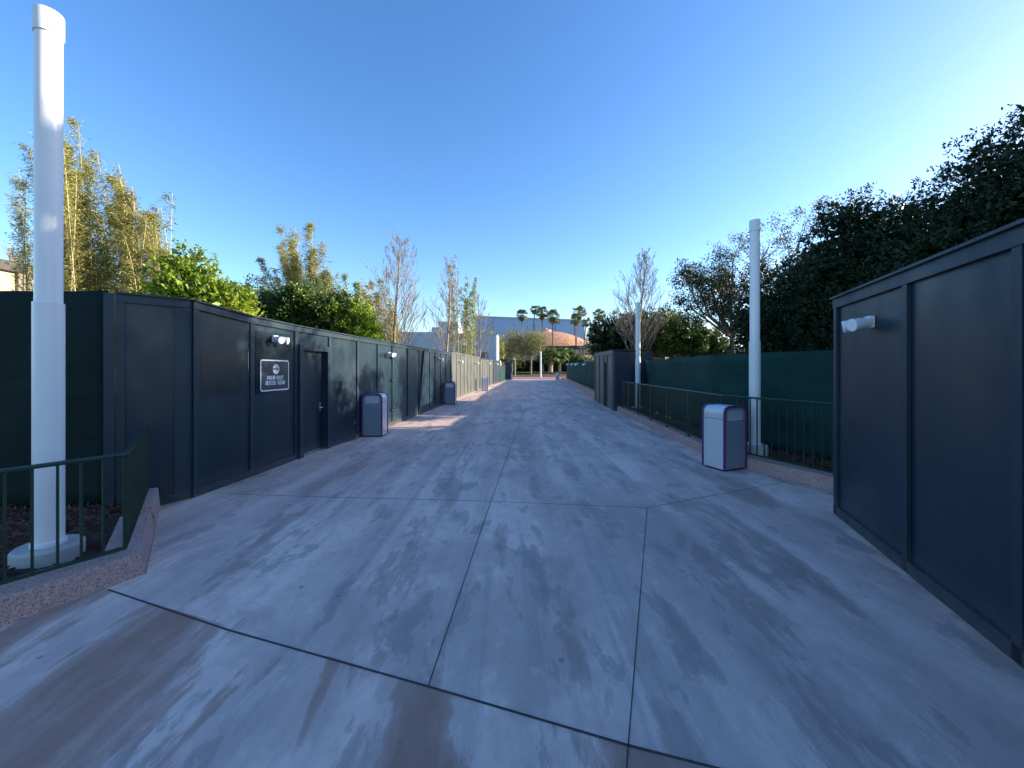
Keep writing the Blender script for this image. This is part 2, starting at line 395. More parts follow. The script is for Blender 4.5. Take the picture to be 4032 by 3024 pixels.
# ------------------------------------------------------------------ ground
def sheet(name, pts, z, mat, label=None):
    mb = MB(); mb.poly([(x, y, z) for x, y in pts])
    o = obj(name, mb, mat); o['kind'] = 'structure'
    return o
sheet("ground", [(-700, -60), (700, -60), (700, 1200), (-700, 1200)], -.03, M['soil'])
YE = G(2100, 1494)[1]
path_pts = [K3, K2, K1, K0] + LW + [(X(2014, 60), 60), (X(2014, YE), YE), (X(2214, YE), YE)] + PW[::-1] + HUTF[::-1][1:] + HUTF[:1] + RK[::-1] + [E, Fp, F2, (F2[0], -6), (K3[0], -6)]
pp = []
for p in path_pts:
    if not pp or hypot(p[0]-pp[-1][0], p[1]-pp[-1][1]) > .02: pp.append(p)
path = sheet("path", pp, 0.0, M['concrete'])
from mathutils import geometry as mg
# joints in the slab
def joint(pix, wd, mat='joint'):
    mb = MB(); P = [np.array(p) for p in pix]
    mb.sweep(P, [(-wd/2, .0035), (wd/2, .0035), (wd/2, .0008), (-wd/2, .0008)])
    o = obj("expansion_joint", mb, M[mat], path); return o
joint([G(425,2322), G(900,2482), G(1690,2705), G(2470,2935), G(2720,3000), G(3100,3098)], .011)
joint([G(1687,2698), G(1941,1950), G(2015,1750), G(2060,1620), G(2078,1560), G(2090,1510)], .005)
joint([G(2462,3120), G(2470,2980), G(2548,2000)], .005)
joint([G(900,1945), G(1300,1958), G(1941,1974), G(2548,2000)], .005, 'joint_faint')
joint([G(2548,2000), G(3130,1890)], .005, 'joint_faint')

# far pavers, with a slim kerb, then the mulch bed of the trees
yp = G(2100, 1484)[1]
pav = sheet("paver_walk", [(X(1900, YE)-6, YE+.02), (X(2330, YE)+14, YE+.02), (X(2330, yp)+20, yp), (X(1900, yp)-16, yp)], .004, M['paver'])
mb = MB()
nx, ny = 90, 16
gx = np.linspace(-26, 42, nx); gy = np.linspace(yp+.1, 132, ny)
XX, YY = np.meshgrid(gx, gy)
ZZ = .02+.45*np.clip((YY-yp)/14, 0, 1)**.8 + RNG.normal(0, .035, XX.shape); ZZ[0] = .02
idx = np.arange(nx*ny).reshape(ny, nx)
mb.add(np.stack([XX, YY, ZZ], -1).reshape(-1, 3), np.stack([idx[:-1,:-1], idx[:-1,1:], idx[1:,1:], idx[1:,:-1]], -1).reshape(-1, 4))
o = obj("mulch_ground", mb, M['mulch']); o['kind'] = 'structure'

def bed(name, quad, z, n=40, amp=.02, mat='mulch'):
    """bumpy bed filled between four plan corners"""
    a, b, c, d = [np.array(q, float) for q in quad]; u = np.linspace(0, 1, n); U, V = np.meshgrid(u, u)
    P = (a*(1-U)[..., None]*(1-V)[..., None] + b*U[..., None]*(1-V)[..., None] + c*U[..., None]*V[..., None] + d*(1-U)[..., None]*V[..., None])
    zz = z + RNG.normal(0, amp, U.shape)
    idx = np.arange(n*n).reshape(n, n); mb = MB()
    mb.add(np.concatenate([P, zz[..., None]], -1).reshape(-1, 3), np.stack([idx[:-1,:-1], idx[:-1,1:], idx[1:,1:], idx[1:,:-1]], -1).reshape(-1, 4))
    o = obj(name, mb, M[mat]); o['kind'] = 'structure'; return o
bed("mulch_ground", [(-10, -2), K3, K0, (-10, 6)], .05, 10, .015)
bed("mulch_ground", [(-9, 1.2), (K2[0]-.15, K2[1]), (K1[0]-.14, K1[1]+.05), (-9, 3.4)], .075, 46, .018)
bed("mulch_ground", [(-9, 3.3), (K1[0]-.14, K1[1]), (K0[0]-.12, K0[1]+.05), (-9, 5)], .08, 46, .018)
def chips(name, quad, z, n, label, sz=.05):
    a, b, c, d = [np.array(q, float) for q in quad]; U = RNG.random(n)[:, None]; V = RNG.random(n)[:, None]
    P = a*(1-U)*(1-V)+b*U*(1-V)+c*U*V+d*(1-U)*V
    P = np.concatenate([P, np.full((n, 1), z)+RNG.random((n, 1))*.02], 1)
    D = RNG.normal(size=(n, 3)); D[:, 2] *= .35
    mb = MB(); mb.leaves(P, D, RNG.uniform(.5, 1.6, n)*sz, RNG.uniform(.3, .7, n)*sz, RNG)
    o = obj(name, mb, M['chip']); tag(o, label, 'mulch', kind='stuff'); return o
chips("bark_chips", [(-7, 1.2), (K2[0]-.3, K2[1]), (K0[0]-.2, K0[1]-.1), (-7.5, 4.4)], .09, 5000, "dark bark mulch round the foot of the near white pole")

# ------------------------------------------------------------------ kerbs
def kerb(name, pts, prof, label):
    mb = MB(); mb.sweep(pts, prof); o = obj(name, mb, M['kerb'], bevel=.012); return tag(o, label, 'kerb')
# left kerb: path on its right-hand side
kl = [K3, K2, K1]
PROF_L = [(.0, -.02), (-.035, .165), (-.045, .175), (-.27, .185), (-.28, -.02)]
kerb("planter_kerb", [K3, K2, K1, (K0[0]+.42*(K1[0]-K0[0]), K0[1]+.42*(K1[1]-K0[1]))], [(-o, z) for o, z in PROF_L][::-1] if False else PROF_L, "pink aggregate kerb under the near green railing in the left foreground")
e0 = (K0[0]+.415*(K1[0]-K0[0]), K0[1]+.415*(K1[1]-K0[1]))
kerb("planter_kerb", [e0, K0], [(.004, -.02), (-.02, .225), (-.03, .235), (-.25, .24), (-.26, -.02)], "short raised end block of pink kerb butting against the charcoal corner wall")
# right kerb runs near -> far, path on the left: profile offsets positive (away from the path)
PROF_R = [(.0, -.02), (.02, .185), (.03, .195), (.30, .20), (.31, -.02)]
kerb("planter_kerb", RK, PROF_R, "long pink kerb under the green railing beside the right hand bin")
kerb("planter_wall", [(p[0]+.0, p[1]) for p in PW], [(.0, -.02), (.02, .36), (.04, .375), (.38, .38), (.40, -.02)], "low pinkish planter wall below the far green fence beyond the grey hut")

# right beds
SC = [(5.5, 5.3), onpoly(3321, [(5.6, 5.0), (4.95, 8.6)]), (4.95, 8.6), (5.5, 15.45)]
bed("mulch_ground", [(RK[0][0]+.28, RK[0][1]-.1), (8, 5), (8, 7.8), (RK[2][0]+.28, RK[2][1])], .15, 44, .02)
bed("mulch_ground", [(RK[2][0]+.28, RK[2][1]), (8, 7.8), (8, 15.5), (RK[3][0]+.28, RK[3][1])], .15, 44, .02)
chips("bark_chips", [(RK[0][0]+.3, RK[0][1]), (6.4, 5.4), (5.6, 8.5), (RK[2][0]+.35, RK[2][1])], .165, 3500, "bark mulch between the right hand kerb and the green scrim")

# ------------------------------------------------------------------ hoardings
def hoarding(name, label, verts, mat, tmat, side=1, skip=(), bw=.075, proud=.024, fascia=.12, base=.11, z0=.0, cat='wall', ends=(True, True)):
    """verts: list of (x, y, ztop) at the joints; side=+1 shows its face to the right of the run"""
    r = thing(name, label, cat, (verts[0][0], verts[0][1], 0))
    for i, (a, b) in enumerate(zip(verts, verts[1:])):
        pa = np.array(a[:2]); pb = np.array(b[:2]); L = np.linalg.norm(pb-pa); d = (pb-pa)/L
        za, zb = a[2], b[2]
        gp = min(.012, L*.05)
        if i not in skip:
            mb = MB(); mb.bar(pa+d*gp, pb-d*gp, .018, z0+.02, za-.05, 0, z1b=zb-.05); part("panel", mb, mat, r)
            mb = MB(); mb.bar(pa, pb, .03, z0+.006, z0+base, side*(.009+.015), ); part("base_rail", mb, tmat, r)
        mb = MB(); mb.bar(pa, pb, .036, za-fascia, za-.022, side*(.009+.018), z0b=zb-fascia, z1b=zb-.022); part("top_rail", mb, tmat, r)
        mb = MB(); mb.bar(pa-d*.002, pb+d*.002, .15, za-.022, za, side*-.0, z0b=zb-.022, z1b=zb); part("cap_board", mb, tmat, r)
    for i, v in enumerate(verts):
        if (i == 0 and not ends[0]) or (i == len(verts)-1 and not ends[1]): continue
        p = np.array(v[:2]); q = np.array(verts[i+1][:2]) if i < len(verts)-1 else np.array(verts[i-1][:2])
        d = (q-p)/np.linalg.norm(q-p); f = 1
        if i == len(verts)-1: d = -d; a, b = p-d*bw, p
        else: a, b = p+d*.006, p+d*(bw+.006)
        mb = MB(); mb.bar(a, b, proud, z0+.012, v[2]-fascia-.002, side*(.009+proud/2+.002)); part("batten", mb, tmat, r)
    return r

def ztop(px, y, xs, ys): return Z(np.interp(px, xs, ys), y)
TX = [751, 984, 1164, 1294, 1481, 1546, 1662, 1774]; TY = [1179, 1243, 1281, 1305, 1338, 1349, 1370, 1389]
seams = [751, 978, 1155, 1290, 1401, 1482, 1541, 1602, 1648, 1690, 1711, 1733, 1754, 1774]
mv = []
for s_ in seams:
    x, y = LW[0] if s_ == 751 else onpoly(s_, LW); mv.append((x, y, ztop(s_, y, TX, TY)))
B = G(456, 2012)
wallA = hoarding("hoarding_wall", "charcoal timber hoarding with the sign and the recessed door, nearest on the left", mv, M['paint'], M['batten'], 1, skip=(2,))
ret = hoarding("hoarding_wall", "short charcoal end panel turned towards the near green railing", [(B[0], B[1], 2.62), (mv[0][0]-.012, mv[0][1]-.004, mv[0][2]+.004)], M['paint'], M['batten'], 1)
mb = MB(); d = np.array(mv[0][:2])-np.array(B); d /= np.linalg.norm(d); nrm = np.array([d[1], -d[0]])
mb.bar(np.array(B)-d*.1-nrm*.12, np.array(B)-d*.012-nrm*.12, .32, 0, 2.60, 0); part("end_post", mb, M['batten'], ret)
# corner board
mb = MB(); mb.bar(np.array(mv[0][:2])-d*.16+nrm*.0, np.array(mv[0][:2])-d*.03, .03, .11, mv[0][2]-.13, .028); part("corner_board", mb, M['batten'], ret)

mb = MB(); mb.box((mv[0][0]-.02, mv[0][1]+.0, mv[0][2]/2-.012), (.07, .07, mv[0][2]-.03), rz=.3); part("corner_post", mb, M['batten'], wallA)

# doorway in the second bay
pa, pb = np.array(mv[2][:2]), np.array(mv[3][:2]); dd = (pb-pa)/np.linalg.norm(pb-pa); nn = np.array([dd[1], -dd[0]])
def onseg(px):
    return np.array(onpoly(px, [tuple(pa), tuple(pb)]))
dl, dr = onseg(1182), onseg(1278)
dzt = Z(1378, dl[1]); 
mb = MB(); mb.bar(pa+dd*.01, pb-dd*.01, .018, dzt+.08, mv[2][2]-.05, 0, z1b=mv[3][2]-.05); part("panel", mb, M['paint'], wallA)
jam_l, jam_r = onseg(1167), onseg(1289)
mb = MB(); mb.bar(pa+dd*.09, dl, .018, 0.01, dzt+.08, 0); part("panel", mb, M['paint'], wallA)
mb = MB(); mb.bar(jam_l, dl, .05, .006, dzt+.1, .05); part("door_frame", mb, M['batten'], wallA)
mb = MB(); mb.bar(dr, jam_r, .05, .006, dzt+.1, .05); part("door_frame", mb, M['batten'], wallA)
mb = MB(); mb.bar(dl+dd*.0, dr, .05, dzt, dzt+.1, .05); part("door_frame", mb, M['batten'], wallA)
mb = MB(); mb.bar(dr+dd*.01, dr+dd*.04, .14, .006, dzt, -.05); mb.bar(dl-dd*.04, dl-dd*.01, .14, .006, dzt, -.05); part("door_reveal", mb, M['navy'], wallA)
mb = MB(); mb.bar(dl, dr, .14, dzt+.003, dzt+.03, -.05); part("door_reveal", mb, M['navy'], wallA)
mb = MB(); mb.bar(dl+dd*.004, dr-dd*.004, .035, .03, dzt-.004, -.07); door = part("door", mb, M['paint'], wallA)
mb = MB(); mb.bar(dl, dr, .13, .002, .022, -.04); part("threshold", mb, M['steel'], wallA)
hp = dr-dd*.10; mb = MB()
zh = Z(1600, hp[1])
mb.bar(hp-dd*.025, hp+dd*.025, .012, zh-.09, zh+.09, -.045)
c1 = hp+nn*(-.04); c2 = hp+nn*.02
mb.tube([(*c1, zh-.02), (*c2, zh-.02)], .011, 8); mb.tube([(*c2, zh-.02), (*(c2-dd*.10), zh-.02)], .010, 8)
mb.tube([(*c1, zh+.065), (*(c1+nn*.02), zh+.065)], .022, 12)
hh = part("door_handle", mb, M['steel'], wallA); hh.parent = door; hh.matrix_parent_inverse = Matrix.Identity(4)

def patch(p0, p1, y0, y1):
    a, b = np.array(onpoly(p0, LW)), np.array(onpoly(p1, LW)); mb = MB()
    mb.bar(a, b, .0016, Z(y1, a[1]), Z(y0, a[1]), .0102); part("paint_patch", mb, M['patch'], wallA)
patch(790, 950, 1385, 1566); patch(1006, 1142, 1300, 1552); patch(1205, 1268, 1316, 1350); patch(1312, 1360, 1500, 1560)
# gate hardware: hinges on the two gate joints, one sagging gate brace
for px, ys in ((1541, (1408, 1497, 1613)), (1711, (1407, 1497, 1570))):
    x, y = onpoly(px, LW)
    for py in ys:
        mb = MB(); z = Z(py, y); mb.box((x+.055, y, z), (.018, .30, .055)); mb.tube([(x+.068, y, z-.06), (x+.068, y, z+.06)], .015, 8); part("hinge", mb, M['batten'], wallA)
xa, ya = onpoly(1664, LW); xb, yb = onpoly(1642, LW)
mb = MB(); n_ = 1
mb.add([(xb+.03, yb, .03), (xb+.075, yb, .03), (xb+.075, yb+.13, .03), (xb+.03, yb+.13, .03), (xa+.03, ya, Z(1375, ya)), (xa+.075, ya, Z(1375, ya)), (xa+.075, ya+.13, Z(1375, ya)), (xa+.03, ya+.13, Z(1375, ya))],
       [(0,3,2,1),(4,5,6,7),(0,1,5,4),(1,2,6,5),(2,3,7,6),(3,0,4,7)])
part("gate_brace", mb, M['batten'], wallA)

# farther sections
def far_section(name, label, sx, tx, ty, mat, tmat, gap=.05):
    v = []
    for s_ in sx:
        x, y = onpoly(s_, LW); v.append((x, y+gap, ztop(s_, y, tx, ty)))
    return hoarding(name, label, v, mat, tmat, 1)
far_section("hoarding_wall", "taller sunlit charcoal hoarding behind the second left bin", [1775, 1795, 1811, 1826, 1840, 1853, 1865, 1877, 1888], [1774, 1888], [1383, 1406], M['paler'], M['paler'])
far_section("hoarding_wall", "lower sunlit hoarding stretch behind the third left bin", [1889.5, 1899, 1908, 1917, 1925], [1889, 1940], [1414, 1419], M['paler'], M['paler'])
far_section("hoarding_wall", "narrow sunlit hoarding return just before the dark boards", [1926.5, 1933, 1939.5], [1926, 1940], [1416, 1417], M['paler'], M['paler'])
far_section("hoarding_wall", "dark navy boarded hoarding stretch farthest down the left", [1942, 1949, 1955, 1960, 1965], [1941, 1966], [1422, 1424], M['navy'], M['navy'])
# scrim stretch with orange board above
q = [onpoly(1967.5, LW), onpoly(1990, LW)]
r = thing("scrim_fence", "small green scrim fence panel under the orange board at the far left end", "fence", (*q[0], 0))
mb = MB(); mb.bar(q[0], q[1], .03, .02, Z(1440, q[0][1]), 0, z1b=Z(1441, q[1][1])); part("scrim", mb, M['scrim'], r)
for k in (0, 1): mb = MB(); mb.tube([(q[k][0]-.04, q[k][1], 0), (q[k][0]-.04, q[k][1], Z(1438, q[k][1]))], .03, 8); part("post", mb, M['steel'], r)
yb_ = q[1][1]+1.2
mb = MB(); 
for k in range(2):
    x0 = X(1967+10.3*k, yb_); x1 = X(1976.5+10.3*k, yb_); mb.box(((x0+x1)/2, yb_, (Z(1424, yb_)+Z(1441, yb_))/2), (x1-x0, .04, Z(1424, yb_)-Z(1441, yb_)))
r = thing("orange_board", "sunlit orange double board above the small green scrim panel", "board", (X(1977, yb_), yb_, 0)); part("board", mb, M['orange'], r)
mb = MB()
for px in (1967.5, 1987): mb.box((X(px, yb_), yb_+.08, Z(1424, yb_)/2), (.09, .09, Z(1424, yb_)))
part("post", mb, M['navy'], r)
# end box
y = G(2000, 1494)[1]; x0, x1 = X(1993, y), X(2013.5, y)
r = thing("hoarding_box", "tall navy boarded enclosure closing the far end of the left hoarding", "enclosure", ((x0+x1)/2, y, 0))
zt = Z(1427.5, y)
mb = MB(); mb.box(((x0+x1)/2, y+1.5, zt/2), (x1-x0, 3, zt)); part("panel", mb, M['navy'], r)
mb = MB(); mb.box(((x0+x1)/2, y+1.5, zt+.03), (x1-x0+.1, 3.1, .06)); part("cap_board", mb, M['navy'], r)
mb = MB()
for t in (0, .5, 1): mb.box((x0+(x1-x0)*t+(.045 if t == 0 else -.045 if t == 1 else 0), y-.012, zt/2), (.09, .02, zt-.1))
part("batten", mb, M['navy'], r)
# dark shed behind
y = 66; x0, x1 = X(1948, y), X(1995, y); zt = Z(1414, y)
r = thing("dark_shed", "small dark building rising behind the orange board and navy box", "shed", ((x0+x1)/2, y, 0))
mb = MB(); mb.box(((x0+x1)/2, y+2, zt/2-.1), (x1-x0, 4, zt-.2)); part("wall", mb, M['navy'], r)
mb = MB(); mb.box(((x0+x1)/2, y+2, zt-.1), (x1-x0+.5, 4.5, .2)); part("roof", mb, M['roofd'], r)

# near right hoarding
def seg(a, b, t): return (a[0]+(b[0]-a[0])*t, a[1]+(b[1]-a[1])*t)
RL = [E, Fp, F2]
rv = [(*E, Z(1172, E[1])), (*onpoly(3572, [E, Fp]), 0), (*onpoly(4015, [E, Fp]), 0)]
d = np.array(rv[2][:2])-np.array(rv[1][:2]); 
for k in range(1, 4): rv.append((rv[2][0]+d[0]*k, rv[2][1]+d[1]*k, 0))
h0 = rv[0][2]; rv = [(a, b, h0) for a, b, _ in rv]
nearR = hoarding("hoarding_wall", "tall charcoal hoarding filling the right edge of the view", rv, M['paint'], M['batten'], 1, proud=.028, fascia=.13, bw=.07)
d = np.array(rv[0][:2])-np.array(rv[1][:2]); d /= np.linalg.norm(d); nrm = np.array([d[1], -d[0]])
mb = MB(); mb.bar(np.array(E)+nrm*.02, np.array(E)+nrm*1.4, .05, .005, h0-.03, 0); part("return_panel", mb, M['batten'], nearR)

# ------------------------------------------------------------------ grey hut
c0, c1 = np.array(HUTF[0]), np.array(HUTF[1]); dd = (c1-c0)/np.linalg.norm(c1-c0)
hz0, hz1 = Z(1381, c0[1]), Z(1393.5, c1[1]); nl = np.array([-dd[1], dd[0]])   # towards the path
hut = thing("boarded_hut", "grey fronted boarded hut with a dark doorway beyond the right railing", "hut", (*c0, 0))
rt = np.array([1, 0.02]); rt = rt/np.linalg.norm(rt); wS = X(2571, c0[1])-c0[0]
mb = MB(); mb.bar(c0+np.array([.03, 0]), c0+rt*wS, .05, .005, hz0-.03, .0); part("side_wall", mb, M['navy'], hut)
mb = MB(); mb.bar(c1+np.array([.03, 0]), c1+rt*wS, .05, .005, hz1-.03, .0); part("back_wall", mb, M['navy'], hut)
mb = MB(); mb.bar(c0+rt*wS, c1+rt*wS, .05, .005, hz0-.03, .0, z1b=hz1-.03); part("inner_wall", mb, M['navy'], hut)
mb = MB(); t0, t1 = .40, .60
L = np.linalg.norm(c1-c0)
def hp_(t): return c0+(c1-c0)*t
tt = [np.clip(np.linalg.norm(np.array(onpoly(p, [tuple(c0), tuple(c1)]))-c0)/L, 0, 1) for p in (2363, 2381.5, 2392, 2398)]
tdl, tdr = tt[1], tt[2]   # doorway far jamb, near jamb
zd = Z(1427, hp_(tdr)[1])
for a, b, za in ((0, tdr, 0.01), (tdl, 1, 0.01)):
    mb = MB(); p, q = hp_(a), hp_(b); mb.bar(p, q, .04, za, hz0+(hz1-hz0)*a-.03, 0, z1b=hz0+(hz1-hz0)*b-.03); part("front_panel", mb, M['grey'], hut)
mb = MB(); mb.bar(hp_(tdr), hp_(tdl), .04, zd, hz0-.04, 0); part("front_panel", mb, M['grey'], hut)
for t in (0.012, tdr-.03, tdl+.005, tt[0], .975):
    mb = MB(); mb.bar(hp_(t), hp_(t+.018), .045, .01, hz0+(hz1-hz0)*t-.14, -.04); part("batten", mb, M['grey'], hut)
mb = MB(); mb.bar(c0-dd*.03, c1+dd*.03, .05, hz0-.14, hz0, -.045, z0b=hz1-.14, z1b=hz1); part("fascia", mb, M['grey'], hut)
mb = MB(); mb.bar(hp_(tdr+.01), hp_(tdl-.01), .04, .02, zd-.02, .25); part("door", mb, M['dark'], hut)
mb = MB(); a = c0+rt*wS; b = c1+rt*wS
mb.add([(*(c0-dd*.05-nl*-.08), hz0), (*(a-dd*.05), hz0+.02), (*(b+dd*.05), hz1+.02), (*(c1+dd*.05-nl*-.08), hz1), (*(c0-dd*.05-nl*-.08), hz0+.04), (*(a-dd*.05), hz0+.06), (*(b+dd*.05), hz1+.06), (*(c1+dd*.05-nl*-.08), hz1+.04)], [(0,3,2,1),(4,5,6,7),(0,1,5,4),(1,2,6,5),(2,3,7,6),(3,0,4,7)])
part("roof", mb, M['navy'], hut)
for t in (.38, .75):
    mb = MB(); p = c0+rt*wS*t; mb.box((p[0], p[1]-.035, hz0/2), (.08, .02, hz0-.1)); part("batten", mb, M['navy'], hut)

# orange tarp scrap right of the hut
yt = 17.2; mb = MB(); mb.add([(X(2566, yt), yt, 0), (X(2625, yt), yt, 0), (X(2612, yt), yt, Z(1411, yt)), (X(2590, yt), yt, Z(1406, yt)), (X(2566, yt), yt, Z(1404, yt)),
        (X(2566, yt), yt+.5, 0), (X(2625, yt), yt+.5, 0), (X(2612, yt), yt+.5, Z(1411, yt)), (X(2590, yt), yt+.5, Z(1406, yt)), (X(2566, yt), yt+.5, Z(1404, yt))],
        [(0, 1, 6, 5)]); mb.poly([(X(2566, yt), yt, 0), (X(2625, yt), yt, 0), (X(2622, yt), yt, Z(1415, yt)), (X(2598, yt), yt, Z(1407, yt)), (X(2566, yt), yt, Z(1403, yt))])
mb.poly([(X(2566, yt), yt, Z(1403, yt)), (X(2598, yt), yt, Z(1407, yt)), (X(2598, yt), yt+.6, Z(1407, yt)), (X(2566, yt), yt+.6, Z(1403, yt))])
mb.poly([(X(2598, yt), yt, Z(1407, yt)), (X(2622, yt), yt, Z(1415, yt)), (X(2622, yt), yt+.6, Z(1415, yt)), (X(2598, yt), yt+.6, Z(1407, yt))])
tag(obj("tarp", mb, M['orangenet']), "scrap of orange tarp showing behind the green scrim next to the hut", "tarp")

# ------------------------------------------------------------------ scrim fences
def scrim(name, label, pts, posts, z0=.12, side=-1, mat='scrim'):
    """pts: (x, y, ztop)"""
    r = thing(name, label, "fence", (pts[0][0], pts[0][1], 0))
    P = np.array(pts, float); s = np.concatenate([[0], np.cumsum(np.linalg.norm(np.diff(P[:, :2], axis=0), axis=1))])
    n = max(12, int(s[-1]/.12)); u = np.linspace(0, s[-1], n)
    xx = np.interp(u, s, P[:, 0]); yy = np.interp(u, s, P[:, 1]); zz = np.interp(u, s, P[:, 2])
    nz = 14; rows = []
    rr = np.random.default_rng(int(abs(pts[0][0])*100))
    ph = rr.random(6)*6
    gxy = np.gradient(np.stack([xx, yy], 1), axis=0); gxy /= np.linalg.norm(gxy, axis=1)[:, None]; nr = np.stack([gxy[:, 1], -gxy[:, 0]], 1)
    sag = .012*np.sin(u*2.6+ph[0])+.008*np.sin(u*5.3+ph[1])
    V = []
    for j in range(nz):
        t = j/(nz-1); z = z0+(zz+sag*(t > .9)-z0)*t
        off = .018*np.sin(u*1.9+t*5+ph[2])*(1-abs(2*t-1)**3)+.012*np.sin(u*4.1-t*9+ph[3])*(t < .98)
        V.append(np.stack([xx+nr[:, 0]*off, yy+nr[:, 1]*off, z], 1))
    V = np.concatenate(V); idx = np.arange(nz*n).reshape(nz, n)
    mb = MB(); mb.add(V, np.stack([idx[:-1,:-1], idx[:-1,1:], idx[1:,1:], idx[1:,:-1]], -1).reshape(-1, 4))
    o = part("scrim", mb, M[mat], r, smooth=True); so_ = o.modifiers.new("solid", 'SOLIDIFY'); so_.thickness = .004
    tops = np.stack([xx+side*nr[:, 0]*.05, yy+side*nr[:, 1]*.05, zz-.035], 1)
    mb = MB(); mb.tube(tops[::4], .02, 6); part("top_rail", mb, M['steel'], r, smooth=True)
    for k in range(posts+1):
        i = int(k*(n-1)/posts); mb = MB(); mb.tube([(tops[i][0], tops[i][1], -.02), (tops[i][0], tops[i][1], zz[i]-.01)], .028, 8); part("post", mb, M['steel'], r)
    return r
yL = 4.46
scrim("scrim_fence", "dark green scrim fence behind the near white pole on the left", [(-9.5, 4.2, Z(1140, 4.3)), (X(0, 4.42), 4.42, Z(1144, 4.42)), (B[0]-.07, B[1]-.02, Z(1149, B[1]))], 3, .06, mat='scrim_shaded')
s_pts = [(6.9, 4.2, 2.05)]  # unseen end added behind the near hoarding to block low sun
for px, py, y in ((3500, 1366, 5.6), (3321, 1380, 6.25), (3000, 1389, 7.55), (2806, 1398, 8.85), (2680, 1407, 11.3), (2543, 1419, 15.3)):
    s_pts.append((X(px, y), y, Z(py, y)))
s_pts.append((5.60, 15.72, 2.05))  # short run added up to the hut to close a sun gap
scrim("scrim_fence", "long green scrim fence behind the right hand railing", s_pts, 5, .16, 1)
fp = [(5.95, 21.05, 2.3)]  # unseen start added behind the hut, keeps sun bands off the path
for px, py, y in ((2352, 1421, 25.5), (2300, 1424, 33), (2268, 1426, 42), (2231, 1428, 60)):
    fp.append((X(px, y), y, Z(py, y)))
scrim("scrim_fence", "green scrim fence carrying small white lamps beyond the hut", fp, 4, .3, 1)
bed("mulch_ground", [(PW[0][0]+.38, PW[0][1]), (9, 21), (16, 62), (PW[3][0]+.38, PW[3][1])], .30, 40, .03)

# ------------------------------------------------------------------ railings
def railing(name, label, pts, zb, zt, spacing, posts):
    r = thing(name, label, "railing", (*pts[0], 0))
    P = np.array(pts, float)
    mb = MB(); mb.sweep(pts, [(-.022, zt-.018), (-.026, zt-.006), (-.018, zt+.006), (0, zt+.010), (.018, zt+.006), (.026, zt-.006), (.022, zt-.018), (0, zt-.024)]); part("top_rail", mb, M['rail'], r)
    mb = MB(); mb.sweep(pts, [(-.014, zb-.012), (-.014, zb+.012), (.014, zb+.012), (.014, zb-.012)]); part("bottom_rail", mb, M['rail'], r)
    s = np.concatenate([[0], np.cumsum(np.linalg.norm(np.diff(P, axis=0), axis=1))])
    me = MB(); me.box((0, 0, 0), (.015, .015, zt-zb-.03)); me = me.mesh("baluster"); me.materials.append(M['rail'])
    n = int(s[-1]/spacing)
    for k in range(n):
        u = (k+.5)*spacing; x = np.interp(u, s, P[:, 0]); y = np.interp(u, s, P[:, 1])
        i = min(np.searchsorted(s, u), len(P)-1); a = P[i]-P[i-1]
        o = bpy.data.objects.new("baluster", me); COL.objects.link(o); o.parent = r
        o.location = (x-r.location[0], y-r.location[1], (zt+zb)/2-.006); o.rotation_euler[2] = atan2(a[1], a[0])
    for u in posts:
        x = np.interp(u*s[-1], s, P[:, 0]); y = np.interp(u*s[-1], s, P[:, 1]); mb = MB()
        mb.box((x, y, (zt+zb)/2-.05), (.034, .034, zt-zb+.06)); mb.box((x, y, zb-.062), (.09, .09, .012)); part("post", mb, M['rail'], r)
    return r
rb = G(492, 2157, .24); rl0 = G(0, 2296, .24); rw = (rb[0]-1.245, rb[1]+1.50)
rlx = (rl0[0]+(rl0[0]-rb[0])*1.6, rl0[1]+(rl0[1]-rb[1])*1.6)
railing("railing", "short green railing bent round the near left planter in front of the white pole", [rlx, rl0, rb, rw], .24, Z(1786, rb[1]), .118, (.995,))
rr0 = G(3340, 1874, .26)
railing("railing", "long green railing on the right, from the near hoarding to the hut", [rr0, (X(2849, 7.03), 7.03), (X(2452, 14.9), 14.9)], .26, 1.22, .125, (.005, .17, .36, .5, .64, .78, .9, .995))

# ------------------------------------------------------------------ poles
def light_pole(label, x, y, z0, ztop, zsleeve, plinth=None, k=1.0, prect=False):
    r = thing("light_pole", label, "light pole", (x, y, z0), group="white tubular light poles along the walk")
    mb = MB(); mb.lathe((x, y, z0), [(.108*k, .0), (.108*k, .03), (.094*k, .04), (.094*k, zsleeve-z0), (.086*k, zsleeve-z0+.006)], 40); part("lower_sleeve", mb, M['pole'], r)
    mb = MB(); mb.lathe((x, y, zsleeve+.005), [(.083*k, 0), (.083*k, ztop-.2-zsleeve)], 40); part("light_tube", mb, M['white'], r)
    mb = MB(); mb.lathe((x, y, ztop-.2), [(.088*k, 0), (.092*k, .004), (.092*k, .19), (.088*k, .2)], 40); part("cap", mb, M['pole'], r)
    for c in ("lower_sleeve", "light_tube", "cap"): pass
    for ch in r.children:
        for p in ch.data.polygons: p.use_smooth = len(p.vertices) == 4
        m_ = ch.modifiers.new("es", 'EDGE_SPLIT'); m_.split_angle = radians(35)
    if plinth:
        mb = MB(); mb.lathe((x, y, 0), [(plinth, 0), (plinth, z0-.02), (plinth-.015, z0-.001)], 28); part("plinth", mb, M['plinth'], r)
    return r
light_pole("tallest looking white light pole, in the left foreground on a round concrete plinth", X(192, 3.3), 3.3, .2, Z(52, 3.3), Z(1194, 3.3), .215)
light_pole("white light pole standing behind the railing just right of the near bin", X(2972, 6.8), 6.8, .37, Z(868, 6.8), Z(1345, 6.8), .2, .95)
light_pole("white light pole in front of the hut side wall, halfway along the right railing", X(2512, 15.3), 15.3, .2, Z(1192, 15.3), Z(1415, 15.3), .25, 1.12)
